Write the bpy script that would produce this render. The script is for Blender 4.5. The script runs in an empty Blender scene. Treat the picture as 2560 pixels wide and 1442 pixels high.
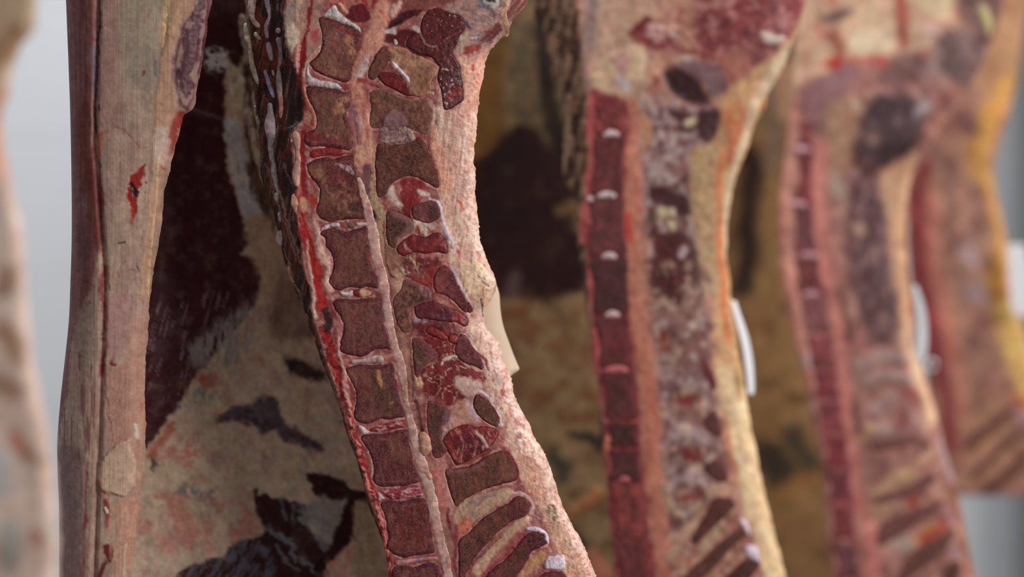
import bpy, math
import numpy as np
from mathutils import Vector, Matrix
from mathutils.geometry import delaunay_2d_cdt

# ------------------------------------------------------------ camera, world, lights
F = 2560*85/36.0          # focal length in pixels of the 2560-wide frame
CAMZ = 1.45
scn = bpy.context.scene
COL = scn.collection
cam_d = bpy.data.cameras.new('camera'); cam = bpy.data.objects.new('camera', cam_d); COL.objects.link(cam)
cam_d.lens = 85; cam_d.sensor_width = 36; cam_d.clip_start = 0.05
cam.location = (0, 0, CAMZ); cam.rotation_euler = (math.pi/2, 0, 0)
cam_d.dof.use_dof = True; cam_d.dof.focus_distance = 2.40; cam_d.dof.aperture_fstop = 1.55
scn.camera = cam
scn.view_settings.view_transform = 'Standard'; scn.view_settings.look = 'None'
scn.view_settings.exposure = -0.08; scn.view_settings.gamma = 1.0; scn.view_settings.use_curve_mapping = False

w = bpy.data.worlds.new('world'); scn.world = w; w.use_nodes = True
w.node_tree.nodes['Background'].inputs[0].default_value = (0.92, 0.95, 1.0, 1)
w.node_tree.nodes['Background'].inputs[1].default_value = 0.24

def area(name, loc, target, sx, sy, power, color):
    d = bpy.data.lights.new(name, 'AREA'); d.shape = 'RECTANGLE'; d.size = sx; d.size_y = sy
    d.energy = power; d.color = color
    o = bpy.data.objects.new(name, d); COL.objects.link(o); o.location = loc
    o.rotation_euler = (Vector(target)-Vector(loc)).to_track_quat('-Z', 'Y').to_euler()
    return o
area('window_daylight', (2.6, 0.5, 2.5), (0.1, 2.5, 1.4), 1.4, 1.4, 74, (1.0, 0.96, 0.92))
area('unseen_lamp', (2.3, 3.6, 3.0), (0.4, 3.0, 1.3), 1.2, 0.8, 54, (1.0, 0.95, 0.88))
area('unseen_lamp', (-0.9, 2.9, 3.3), (-0.3, 5.2, 1.2), 2.0, 0.8, 58, (0.93, 0.97, 1.0))  # added lamp that brightens the back wall; no such fixture is in view

# ------------------------------------------------------------ noise and distance helpers
def _h(ix, iy, seed):
    n = (ix.astype(np.int64)*374761393 + iy.astype(np.int64)*668265263 + int(seed)*2246822519) & 0xffffffff
    n = ((n ^ (n >> 13))*1274126177) & 0xffffffff
    n = (n ^ (n >> 16)) & 0xffff
    return n/65535.0
def vn(x, y, seed=0):
    ix = np.floor(x); iy = np.floor(y); fx = x-ix; fy = y-iy
    fx = fx*fx*fx*(fx*(fx*6-15)+10); fy = fy*fy*fy*(fy*(fy*6-15)+10)
    a = _h(ix, iy, seed); b = _h(ix+1, iy, seed); c = _h(ix, iy+1, seed); d = _h(ix+1, iy+1, seed)
    return a+(b-a)*fx+(c-a)*fy+(a-b-c+d)*fx*fy
def fbm(x, y, seed=0, o=3):
    s = 0; a = 0.5; t = 0
    for i in range(o):
        s = s+a*vn(x*2**i+17.3*i, y*2**i-9.1*i, seed+i*31); t += a; a *= 0.55
    return s/t
def sst(a, b, x):
    t = np.clip((x-a)/(b-a), 0, 1); return t*t*(3-2*t)
def lin(c):
    c = np.array(c, float)/255.0
    return np.where(c <= 0.04045, c/12.92, ((c+0.055)/1.055)**2.4)
def smooth(pts, closed=True, n=5):
    P = np.array(pts, float); N = len(P); out = []
    rng = range(N) if closed else range(N-1)
    for i in rng:
        p0 = P[(i-1) % N] if closed or i > 0 else P[0]
        p1 = P[i]; p2 = P[(i+1) % N]
        p3 = P[(i+2) % N] if closed or i < N-2 else P[N-1]
        for k in range(n):
            t = k/n
            out.append(0.5*((2*p1)+(-p0+p2)*t+(2*p0-5*p1+4*p2-p3)*t*t+(-p0+3*p1-3*p2+p3)*t**3))
    if not closed: out.append(P[-1])
    return np.array(out)
def seg_dist(x, y, P, closed):
    best = np.full(x.shape, 1e9); wv = np.zeros(x.shape)
    Q = np.roll(P, -1, 0) if closed else P[1:]
    A = P if closed else P[:-1]
    for a, b in zip(A, Q):
        dx, dy = b[0]-a[0], b[1]-a[1]; L = dx*dx+dy*dy+1e-9
        t = np.clip(((x-a[0])*dx+(y-a[1])*dy)/L, 0, 1)
        d = np.hypot(x-a[0]-t*dx, y-a[1]-t*dy)
        m = d < best
        best = np.where(m, d, best)
        if P.shape[1] > 2: wv = np.where(m, a[2]+(b[2]-a[2])*t, wv)
    return best, wv
def inside(x, y, P):
    c = np.zeros(x.shape, bool)
    for i in range(len(P)):
        x0, y0 = P[i-1][:2]; x1, y1 = P[i][:2]
        if y0 == y1: continue
        c ^= ((y0 > y) != (y1 > y)) & (x < (x1-x0)*(y-y0)/(y1-y0)+x0)
    return c

# zoomed views the outlines were traced in: origin and scale
ZO = dict(o=(0, 0, 1), A=(600, 0, 3.004), B=(600, 400, 3.004), C=(760, 820, 2.319), D=(590, 0, 6.01), E=(900, 0, 5.149),
          F=(590, 230, 6.01), G=(960, 440, 5.547), H=(1020, 820, 5.15), K=(0, 0, 3.0047), L=(0, 480, 3.0047),
          M=(0, 900, 2.6604), R=(1180, 0, 2.0024), S=(1180, 700, 1.944), T=(1820, 0, 2.0027), U=(1820, 700, 1.943))
def Z(s):
    """'A 10,20 30,40,5 B 1,2' -> points in frame pixels (third number is a half width)."""
    z = ZO['o']; out = []
    for tok in s.split():
        if tok in ZO: z = ZO[tok]; continue
        v = [float(q) for q in tok.split(',')]
        p = [z[0]+v[0]/z[2], z[1]+v[1]/z[2]]
        if len(v) > 2: p.append(v[2]/z[2])
        out.append(p)
    return out

class Paint:
    """what colour the tissue has where: flat areas, strokes and mottling laid over each other"""
    def __init__(s, base, wet=0.5, sc=1.0, vary=1.0, tint=None): s.base = base; s.wet = wet; s.ops = []; s.sc = sc; s.vary = vary; s.tint = tint
    def fill(s, pts, col, soft=4, warp=4, a=1, h=0, wet=None, tex=None):
        s.ops.append(('f', smooth(Z(pts) if isinstance(pts, str) else pts)[:, :2], col, soft, warp, a, h, wet, tex)); return s
    def stroke(s, pts, col, soft=2, warp=3, a=1, h=0, wet=None, tex=None, w=None):
        p = Z(pts) if isinstance(pts, str) else pts
        p = [(q[0], q[1], q[2] if len(q) > 2 else w) for q in p]
        s.ops.append(('s', smooth(p, False, 4), col, soft, warp, a, h, wet, tex)); return s
    def spots(s, seed, n, box, r, col, a=1, h=0, asp=1, ang=0):
        rng = np.random.RandomState(seed); pts = rng.rand(n, 2)
        for u, v in pts:
            x = box[0]+u*(box[2]-box[0]); y = box[1]+v*(box[3]-box[1]); rr = r*(0.5+rng.rand()); L = rr*asp
            dx, dy = math.cos(ang)*L, math.sin(ang)*L
            s.stroke([(x-dx/2, y-dy/2, rr*0.5), (x, y, rr), (x+dx/2, y+dy/2, rr*0.5)], col, soft=rr*0.6, warp=2, a=a, h=h)
        return s
    def mottle(s, seed, sx, sy, lo, hi, col, a=1, h=0, ang=0, ridge=False, poly=None, soft=10, wet=None):
        s.ops.append(('m', smooth(Z(poly) if isinstance(poly, str) else poly)[:, :2] if poly is not None else None,
                      col, soft, 4, a, h, wet, (seed, sx, sy, lo, hi, ang, ridge))); return s
    def tex(s, x, y, t):
        seed, sx, sy, lo, hi, ang, ridge = t
        c, q = math.cos(ang), math.sin(ang)
        n = fbm((x*c+y*q)/sx, (-x*q+y*c)/sy, seed, 3)
        if ridge: n = 1-np.abs(n-0.5)*2*2.2
        return sst(lo, hi, n)
    def run(s, x, y):
        N = len(x); col = np.tile(lin(s.base), (N, 1)); hh = np.zeros(N); wet = np.full(N, s.wet)
        k = s.sc; v = s.vary
        w1 = (fbm(x/11/k, y/11/k, 5, 3)-0.5)*2+(fbm(x/32/k, y/32/k, 6, 2)-0.5)*2.4
        w2 = (fbm(x/11/k, y/11/k, 77, 3)-0.5)*2+(fbm(x/32/k, y/32/k, 78, 2)-0.5)*2.4
        av = [fbm(x/(13+9*i)/k, y/(15+8*i)/k, 900+i, 3) for i in range(3)]; ai = 0
        for kind, P, c, soft, warp, a, h, wt, t in s.ops:
            if P is not None:
                wm = P[:, 2].max() if kind == 's' else 0
                m = soft+warp*2+wm+2
                idx = np.nonzero((x > P[:, 0].min()-m) & (x < P[:, 0].max()+m) & (y > P[:, 1].min()-m) & (y < P[:, 1].max()+m))[0]
                if len(idx) == 0: continue
                xx = x[idx]+w1[idx]*warp; yy = y[idx]+w2[idx]*warp
            else: idx = slice(None); xx = x; yy = y
            prof = None
            if kind == 's':
                d, wv = seg_dist(xx, yy, P, False); al = 1-sst(-soft, soft, d-wv)
                prof = np.sqrt(np.clip(1-(d/np.maximum(wv+soft*0.5, 1e-3))**2, 0, 1))
            elif P is not None:
                d, _ = seg_dist(xx, yy, P, True); sd = np.where(inside(xx, yy, P), -d, d)
                al = 1-sst(-soft, soft, sd)
            else: al = np.ones(N)
            if t is not None: al = al*s.tex(x[idx], y[idx], t)
            ai += 1; al = al*a*(np.clip(0.62+0.75*av[ai % 3][idx], 0, 1) if t is not None or a < .95 else np.clip(0.86+0.3*av[ai % 3][idx], 0, 1))
            if c is not None: col[idx] = col[idx]*(1-al[:, None])+lin(c)*al[:, None]
            if h: hh[idx] += h*(prof*np.minimum(1, al/max(a, .01)) if prof is not None else al)
            if wt is not None: wet[idx] = wet[idx]*(1-al)+wt*al
        # fine tissue structure: blotches, thin pale and red strands
        n1 = fbm(x/30/k, y/34/k, 301, 3); n2 = fbm(x/9/k, y/10/k, 302, 3); n3 = fbm(x/3.6/k, y/4/k, 303, 2)
        col = col*np.exp(v*(0.55*(n1-.5)+0.6*(n2-.5)+0.45*(n3-.5)))[:, None]
        rd = (sst(.5, .74, fbm(x/17/k, y/21/k, 304, 3))*0.5*v)[:, None]; rd = rd*np.clip(1.15-1.5*col.mean(1), .15, 1)[:, None]; col = col*(1-rd*np.array([.14, .46, .42]))
        r1 = 1-np.abs(fbm(x/19/k, y/24/k, 305, 3)-.5)*7; r2 = 1-np.abs(fbm(x/22/k, y/30/k, 306, 3)-.5)*9
        lum = col.mean(1)
        a1 = (np.clip(r1, 0, 1)*0.30*v)[:, None]; col = col+(np.array([.25, .17, .14])+col*.5)*a1*np.clip(lum/.2, .25, 1)[:, None]*.7
        a2 = (np.clip(r2, 0, 1)*0.40*v)[:, None]; col = col*(1-a2*np.array([.3, .62, .58]))
        hh = hh+v*((n2-.5)*.4+(n1-.5)*.8+np.clip(r1, 0, 1)*.35-np.clip(r2, 0, 1)*.35)
        if s.tint is not None: col = col*np.array(s.tint)
        return col, hh, wet

# ------------------------------------------------------------ materials
def material(name, rough=(0.75, 0.28), grain=0.0, gscale=500, gcol=(152, 100, 86), var=0.12, vscale=60, stretch=1.0,
             bump=0.35, bscale=260, bdist=0.0012, coat=0.0, spec=0.36, sss=0.0, ang=0.0):
    m = bpy.data.materials.new(name); m.use_nodes = True; nt = m.node_tree; N = nt.nodes; Lk = nt.links
    b = N['Principled BSDF']
    at = N.new('ShaderNodeAttribute'); at.attribute_name = 'Col'
    tc = N.new('ShaderNodeTexCoord'); mp = N.new('ShaderNodeMapping'); Lk.new(tc.outputs['Object'], mp.inputs[0])
    mp.inputs['Scale'].default_value = (1, 1, stretch); mp.inputs['Rotation'].default_value = (0, ang, 0)
    n1 = N.new('ShaderNodeTexNoise'); n1.inputs['Scale'].default_value = vscale; n1.inputs['Detail'].default_value = 5
    n1.inputs['Roughness'].default_value = 0.65; Lk.new(mp.outputs[0], n1.inputs['Vector'])
    mr = N.new('ShaderNodeMapRange'); mr.inputs[1].default_value = 0.3; mr.inputs[2].default_value = 0.7
    mr.inputs[3].default_value = 1-var; mr.inputs[4].default_value = 1+var; Lk.new(n1.outputs['Fac'], mr.inputs[0])
    mul = N.new('ShaderNodeVectorMath'); mul.operation = 'SCALE'; Lk.new(at.outputs['Color'], mul.inputs[0]); Lk.new(mr.outputs[0], mul.inputs['Scale'])
    out = mul.outputs[0]
    if grain > 0:
        n2 = N.new('ShaderNodeTexNoise'); n2.inputs['Scale'].default_value = gscale; n2.inputs['Detail'].default_value = 3
        Lk.new(tc.outputs['Object'], n2.inputs['Vector'])
        r2 = N.new('ShaderNodeMapRange'); r2.inputs[1].default_value = 0.49; r2.inputs[2].default_value = 0.60
        r2.inputs[3].default_value = 0; r2.inputs[4].default_value = grain; Lk.new(n2.outputs['Fac'], r2.inputs[0])
        mx = N.new('ShaderNodeMix'); mx.data_type = 'RGBA'; Lk.new(r2.outputs[0], mx.inputs[0]); Lk.new(out, mx.inputs[6])
        mx.inputs[7].default_value = (*lin(gcol), 1); out = mx.outputs[2]
    Lk.new(out, b.inputs['Base Color'])
    rr = N.new('ShaderNodeMapRange'); rr.inputs[3].default_value = rough[0]; rr.inputs[4].default_value = rough[1]
    Lk.new(at.outputs['Alpha'], rr.inputs[0]); Lk.new(rr.outputs[0], b.inputs['Roughness'])
    n3 = N.new('ShaderNodeTexNoise'); n3.inputs['Scale'].default_value = bscale; n3.inputs['Detail'].default_value = 4
    Lk.new(mp.outputs[0], n3.inputs['Vector'])
    bp = N.new('ShaderNodeBump'); bp.inputs['Strength'].default_value = bump; bp.inputs['Distance'].default_value = bdist
    Lk.new(n3.outputs['Fac'], bp.inputs['Height']); Lk.new(bp.outputs[0], b.inputs['Normal'])
    b.inputs['Specular IOR Level'].default_value = spec
    if sss:
        b.inputs['Subsurface Weight'].default_value = sss; b.inputs['Subsurface Radius'].default_value = (0.008, 0.003, 0.002)
        b.inputs['Subsurface Scale'].default_value = 0.5
    return m
MAT = dict(
    flesh=material('flesh', rough=(0.68, 0.16), var=0.2, vscale=260, bump=0.5, bscale=520),
    fat=material('fat', rough=(0.7, 0.2), var=0.12, vscale=200, bump=0.6, bscale=500),
    bone=material('cut_bone', rough=(0.85, 0.5), grain=0.45, gscale=800, var=0.2, vscale=260, bump=0.5, bscale=600),
    muscle=material('muscle', rough=(0.65, 0.18), grain=0.35, gscale=800, gcol=(150, 80, 70), var=0.25, vscale=220, bump=0.5, bscale=300),
    fibre=material('fibrous_membrane', var=0.16, vscale=520, stretch=0.03, bump=0.5, bscale=420, bdist=0.001),
    cavity=material('cavity_lining', spec=0.16, rough=(0.8, 0.25), var=0.14, vscale=90, bump=0.5, bscale=160, bdist=0.0015),
    cord=material('spinal_cord', rough=(0.6, 0.15), var=0.1, vscale=120, bump=0.6, bscale=240),
    plain=material('blurred_tissue', var=0.15, vscale=50, bump=0.4, bscale=120, bdist=0.002),
    paper=material('paper', rough=(0.8, 0.6), var=0.03, vscale=80, bump=0.1, bscale=300))

# ------------------------------------------------------------ meshes
def mesh_object(name, V, faces, col, wet, mat, parent=None, smooth_=True):
    me = bpy.data.meshes.new(name)
    me.from_pydata(V.tolist() if hasattr(V, 'tolist') else V, [], faces)
    ca = me.color_attributes.new('Col', 'FLOAT_COLOR', 'POINT')
    ca.data.foreach_set('color', np.concatenate([np.clip(col, 0, 1), wet[:, None]], 1).astype(np.float32).ravel())
    me.polygons.foreach_set('use_smooth', np.full(len(me.polygons), smooth_))
    me.materials.append(MAT[mat]); me.update()
    o = bpy.data.objects.new(name, me); COL.objects.link(o)
    if parent is not None:
        root = parent
        while root.parent is not None: root = root.parent
        o.parent = parent; me.transform(Matrix.Translation(-root.location))
    return o
def grid_faces(n, m, wrap):
    i = np.arange(n-1)[:, None]; j = np.arange(m if wrap else m-1)[None, :]; j2 = (j+1) % m
    f = np.stack([i*m+j+0*i, (i+1)*m+j, (i+1)*m+j2, i*m+j2+0*i], -1).reshape(-1, 4)
    return f.tolist()
def X(px, Y0): return (px-1280)/F*Y0
def Zc(py, Y0): return CAMZ-(py-721)/F*Y0
def curve(pts):
    p = smooth(sorted([(a[1], a[0]) for a in (Z(pts) if isinstance(pts, str) else pts)]), False, 6)
    return lambda y: np.interp(y, p[:, 0], p[:, 1])
class Side:
    """one slab of meat: two outlines, a distance from the lens, a thickness, a surface"""
    def __init__(s, Y0, left, right, y0, y1, step=2.5, rL=30, rR=60, thick=0.06, dep=None, rag=2.0, seed=3, jag=0):
        s.Y0 = Y0; s.L = curve(left); s.R = curve(right); s.y0 = y0; s.y1 = y1; s.step = step
        s.rL = rL; s.rR = rR; s.thick = thick; s.dep = dep; s.rag = rag; s.seed = seed; s.jag = jag
    def edges(s, y):
        n = s.rag*((fbm(y/9, y*0, s.seed, 3)-0.5)*2+0.6*(fbm(y/40, y*0+3, s.seed+1, 2)-0.5)*2)
        m = s.rag*((fbm(y/19, y*0, s.seed+7, 3)-0.5)*2.4+0.6*(fbm(y/40, y*0+3, s.seed+8, 2)-0.5)*2)
        if s.jag: m = m+s.jag*np.clip(fbm(y/5, y*0+8, s.seed+5, 2)-0.62, 0, 1)*8
        return s.L(y)+n, s.R(y)+m
    def depth(s, x, y, rnd=True):
        pm = s.Y0/F; L, R = s.L(y), s.R(y); d = np.zeros_like(x)+s.Y0
        if rnd:
            for dd, r in ((x-L, s.rL), (R-x, s.rR)):
                if r > 0:
                    t = np.clip(1-(dd+s.rag)/r, 0, 1); d = d+r*pm*(1-np.sqrt(1-t*t))
        if s.dep: d = d+s.dep(x, y, L, R)
        return d
    def build(s, name, paint, mat, parent, back=(150, 110, 95), nb=9):
        ys = np.arange(s.y0, s.y1+s.step, s.step); W = np.median(s.R(ys)-s.L(ys))
        u = np.linspace(0, 1, max(6, int(W/s.step)))
        e = (1-np.cos(np.linspace(0, math.pi/2, 7)))*min(0.12, s.step*4/W)
        u = np.unique(np.round(np.concatenate([u, e, 1-e]), 6))
        L, R = s.edges(ys)
        x = (L[:, None]+(R-L)[:, None]*u[None, :]); y = np.repeat(ys[:, None], len(u), 1)
        col, h, wet = paint.run(x.ravel(), y.ravel())
        dep = s.depth(x.ravel(), y.ravel())-h*0.001
        Vf = np.stack([X(x.ravel(), s.Y0), dep, Zc(y.ravel(), s.Y0)], -1).reshape(len(ys), len(u), 3)
        t = np.linspace(0, 1, nb+2)[1:-1]
        xb = R[:, None]+(L-R)[:, None]*t[None, :]; yb = np.repeat(ys[:, None], nb, 1)
        dR = Vf[:, -1, 1][:, None]; dL = Vf[:, 0, 1][:, None]
        db = dR+(dL-dR)*t[None, :]+s.thick*np.sin(math.pi*t[None, :])**0.5
        Vb = np.stack([X(xb, s.Y0), db, Zc(yb, s.Y0)], -1)
        V = np.concatenate([Vf, Vb], 1); m = V.shape[1]
        C = np.concatenate([col.reshape(len(ys), len(u), 3), np.tile(lin(back), (len(ys), nb, 1))], 1).reshape(-1, 3)
        Wt = np.concatenate([wet.reshape(len(ys), len(u)), np.full((len(ys), nb), 0.4)], 1).ravel()
        fc = grid_faces(len(ys), m, True)
        fc.append(list(range(m))); fc.append([(len(ys)-1)*m+k for k in range(m)][::-1])
        s.obj = mesh_object(name, V.reshape(-1, 3), fc, C, Wt, mat, parent)
        return s.obj
def patch(name, side, pts, paint, mat, parent, lift=1.5, rnd=6, step=3.0, skirt=6, rim=None, rimw=7, warp=2.0, dome=0, over=None, label=None):
    """a piece of tissue with its own outline, lying in the surface of a side"""
    P = smooth(Z(pts) if isinstance(pts, str) else pts, True, 6)[:, :2]
    P = P+np.stack([(fbm(P[:, 0]/9, P[:, 1]/9, 15, 2)-0.5)*2*warp, (fbm(P[:, 0]/9, P[:, 1]/9, 49, 2)-0.5)*2*warp], -1)
    Q = [P[0]]
    for p in P[1:]:
        if np.hypot(*(p-Q[-1])) > step*0.8: Q.append(p)
    if np.hypot(*(Q[-1]-Q[0])) < step*0.6: Q.pop()
    P = np.array(Q)
    gx, gy = np.meshgrid(np.arange(P[:, 0].min(), P[:, 0].max(), step), np.arange(P[:, 1].min(), P[:, 1].max(), step))
    gx = (gx+(np.arange(gx.shape[0]) % 2)[:, None]*step*0.5).ravel(); gy = gy.ravel()
    k = inside(gx, gy, P); gx, gy = gx[k], gy[k]
    d, _ = seg_dist(gx, gy, P, True); k = d > step*0.6; gx, gy = gx[k], gy[k]
    n0 = len(P); pts2 = [Vector((float(a), float(b))) for a, b in P]+[Vector((float(a), float(b))) for a, b in zip(gx, gy)]
    vv, _, ff, _, _, _ = delaunay_2d_cdt(pts2, [], [list(range(n0))], 1, 1e-4)
    x = np.array([q[0] for q in vv]); y = np.array([q[1] for q in vv])
    d, _ = seg_dist(x, y, P, True)
    col, h, wet = paint.run(x, y)
    if mat == 'bone' and side.Y0 < 2.5: col = col*np.array([.96, .76, .80])
    if rim is not None:
        a = (1-sst(rimw*0.3, rimw, d+(fbm(x/8, y/8, 9, 2)-0.5)*rimw+(fbm(x/30, y/30, 19, 2)-0.45)*rimw*2.2))[:, None]*0.9; col = col*(1-a)+lin(rim)*a
    if over is not None:
        pass
    t = np.clip(1-d/rnd, 0, 1)
    lf = lift*(1-t**2)-lift*0.4*t**3+h+(fbm(x/7, y/7, 3, 2)-0.5)*0.7
    if dome: lf = lf+dome*np.sqrt(np.clip(d/max(d.max(), 1), 0, 1))
    dep = side.depth(x, y)-lf*0.001
    V = np.stack([X(x, side.Y0), dep, Zc(y, side.Y0)], -1)
    # skirt round the border, going down into the slab, and a closing back
    cnt = {}
    for f in ff:
        for a, b in zip(f, f[1:]+f[:1]): cnt[(a, b)] = 1
    bd = [(a, b) for (a, b) in cnt if (b, a) not in cnt]
    bi = sorted({a for e in bd for a in e}); mp = {a: len(V)+i for i, a in enumerate(bi)}
    Vs = V[bi].copy(); Vs[:, 1] += skirt*0.001
    faces = [list(f) for f in ff]+[[b, a, mp[a], mp[b]] for a, b in bd]
    c = len(V)+len(bi); faces += [[mp[b], mp[a], c] for a, b in bd]
    V = np.concatenate([V, Vs, Vs.mean(0)[None]]); col = np.concatenate([col, col[bi], col[:1]]); wet = np.concatenate([wet, wet[bi], wet[:1]])
    o = mesh_object(name, V, faces, col, wet, mat, parent)
    if label: o['label'] = label
    return o
def tube(name, side, pts, paint, mat, parent, step=2.5, flat=0.6, sink=0.35, n=14, lump=0.15, seed=1, label=None, w=None, lift=0):
    """a strand lying on the surface of a side"""
    p = Z(pts) if isinstance(pts, str) else pts
    p = [(q[0], q[1], q[2] if len(q) > 2 else w) for q in p]
    p = smooth(p, False, 8); s = np.r_[0, np.cumsum(np.hypot(*np.diff(p[:, :2], axis=0).T))]
    k = max(6, int(s[-1]/step)); q = np.linspace(0, s[-1], k)
    x, y, w_ = (np.interp(q, s, p[:, i]) for i in range(3))
    w_ = w_*(1+lump*2*((fbm(q/26, q*0, seed, 2)-0.5)*2+0.5*(fbm(q/13, q*0+9, seed, 2)-0.5)))
    endt = np.minimum(q, s[-1]-q)/np.maximum(w_, 1); w_ = w_*np.sqrt(np.clip(1-(1-np.clip(endt, 0, 1))**2, 0.02, 1))
    tx, ty = np.gradient(x), np.gradient(y); L = np.hypot(tx, ty)+1e-9; nx, ny = -ty/L, tx/L
    th = np.linspace(0, 2*math.pi, n, endpoint=False)
    px = x[:, None]+nx[:, None]*np.cos(th)*w_[:, None]; py = y[:, None]+ny[:, None]*np.cos(th)*w_[:, None]
    col, h, wet = paint.run(px.ravel(), py.ravel())
    pm = side.Y0/F
    base = side.depth(x, y)
    dep = base[:, None]-(np.sin(th)*flat-0*sink)*w_[:, None]*pm-lift*0.001+sink*w_[:, None]*pm*0.5-(h.reshape(px.shape)*0.001)*(np.sin(th) > 0)
    V = np.stack([X(px, side.Y0), dep, Zc(py, side.Y0)], -1).reshape(-1, 3)
    fc = grid_faces(k, n, True)+[list(range(n)), [(k-1)*n+i for i in range(n)][::-1]]
    o = mesh_object(name, V, fc, col, wet, mat, parent)
    if label: o['label'] = label
    return o
def thing(name, label, cat, loc, group=None):
    o = bpy.data.objects.new(name, None); COL.objects.link(o); o.location = loc; o.empty_display_size = 0.1
    o['label'] = label; o['category'] = cat
    if group: o['group'] = group
    return o
def box(name, x0, x1, y0, y1, z0, z1, mat):
    V = [(x, y, z) for x in (x0, x1) for y in (y0, y1) for z in (z0, z1)]
    f = [(0, 1, 3, 2), (4, 6, 7, 5), (0, 4, 5, 1), (2, 3, 7, 6), (0, 2, 6, 4), (1, 5, 7, 3)]
    me = bpy.data.meshes.new(name); me.from_pydata(V, [], f); me.materials.append(mat)
    o = bpy.data.objects.new(name, me); COL.objects.link(o); return o
def wallmat(name, c, grooves=True):
    m = bpy.data.materials.new(name); m.use_nodes = True; nt = m.node_tree; N = nt.nodes; Lk = nt.links
    b = N['Principled BSDF']; b.inputs['Roughness'].default_value = 0.5
    tc = N.new('ShaderNodeTexCoord'); n = N.new('ShaderNodeTexNoise'); n.inputs['Scale'].default_value = 1.5
    Lk.new(tc.outputs['Object'], n.inputs['Vector'])
    mx = N.new('ShaderNodeMix'); mx.data_type = 'RGBA'; Lk.new(n.outputs['Fac'], mx.inputs[0])
    mx.inputs[6].default_value = (*(lin(c)*0.94), 1); mx.inputs[7].default_value = (*lin(c), 1); Lk.new(mx.outputs[2], b.inputs['Base Color'])
    return m

# ------------------------------------------------------------ the room
WALL = wallmat('white_wall_panel', (206, 207, 211)); TRIM = wallmat('grey_column', (120, 118, 112)); FLOORM = wallmat('floor_tiles', (120, 118, 112))
def st(o): o['kind'] = 'structure'; return o
def wall_back():
    # panels with shallow grooves between them
    V = []; fcs = []; z = -0.287; zs = []
    while z < 3.7:
        zs += [(z, 5.2), (z+0.288, 5.2), (z+0.290, 5.203), (z+0.293, 5.203)]; z += 0.295
    for zz, yy in zs: V += [(-3.2, yy, zz), (3.4, yy, zz)]
    V += [(3.4, 5.3, zs[-1][0]), (-3.2, 5.3, zs[-1][0]), (3.4, 5.3, -0.2), (-3.2, 5.3, -0.2)]
    n = len(zs)
    for i in range(n-1): fcs.append((2*i, 2*i+1, 2*i+3, 2*i+2))
    me = bpy.data.meshes.new('wall_back'); me.from_pydata(V, [], fcs+[(2*n-2, 2*n-1, 2*n, 2*n+1), (2*n+1, 2*n, 2*n+2, 2*n+3), (1, 0, 2*n+3, 2*n+2)])
    me.materials.append(WALL); o = bpy.data.objects.new('wall_back', me); COL.objects.link(o); return st(o)
wall_back()
st(box('floor', -3.2, 3.4, -0.6, 5.3, -0.3, -0.2, FLOORM))
st(box('trim_1', 1.085, 1.45, 4.98, 5.19, -0.2, 3.6, TRIM))

# ------------------------------------------------------------ the sharp side of beef
main = thing('beef_carcass', 'sharpest side of beef, its sawn backbone nearest the pale flank strip', 'meat', (-0.1, 2.44, 2.05), 'sides of beef hanging in a row')
mL = 'o 604,-130 606,0 A 15,60 20,200 60,560 100,900 125,1200 B 120,60 150,170 210,330 260,520 290,650 310,740 350,850 400,980 450,1080 500,1220 560,1340 C 20,0 60,90 120,250 200,450 240,600 300,760 340,900 370,1030 430,1170 470,1300 490,1420 o 985,1560'
mR = 'o 1345,-130 1326,-40 1315,0 1300,22 1282,45 1274,60 1262,75 1247,92 1232,112 1220,130 1211,155 1205,200 1194,260 1188,340 1184,400 1187,450 1192,540 1200,600 1218,650 1236,692 1238,720 1230,745 1212,775 1209,800 1216,822 1234,845 1248,860 1260,906 1277,945 1290,1001 1320,1061 1338,1100 1364,1143 1385,1200 1407,1268 1437,1325 1458,1363 1484,1424 1530,1560'
# border between the sawn face and the dark side of the spine
mB = curve('o 718,-130 A 350,0 340,150 370,400 440,560 480,700 490,800 470,900 400,1000 405,1200 430,1400 B 420,240 410,330 430,450 460,620 480,820 520,960 545,1140 565,1250 620,1442 C 100,100 165,300 225,480 265,600 310,740 355,900 400,1050 450,1200 482,1340 495,1442 o 1000,1560')
def main_dep(x, y, L, R):
    b = mB(y); t = np.clip((b-x)/np.maximum(b-L, 1), 0, 1.2)
    d = np.minimum(b-L, 90)/90*0.030*t**1.2+0.006*sst(0, 0.15, t)*np.minimum(1, (b-L)/30)
    r = np.clip((x-(R-150))/150, 0, 1)
    return d+0.016*r*r
MS = Side(2.40, mL, mR, -120, 1550, step=2.5, rL=16, rR=45, thick=0.055, dep=main_dep, rag=2.4, jag=1.2)
DK = (44, 17, 16)
p = Paint((176, 106, 98), 0.6, vary=.8)
p.mottle(11, 30, 40, .48, .7, (206, 146, 130), .7).mottle(12, 26, 36, .5, .7, (136, 58, 60), .6).mottle(21, 22, 30, .54, .72, (160, 72, 68), .75).mottle(5, 9, 12, .55, .8, (226, 190, 170), .5, h=.4).mottle(8, 7, 10, .6, .8, (140, 50, 52), .4)
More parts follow.
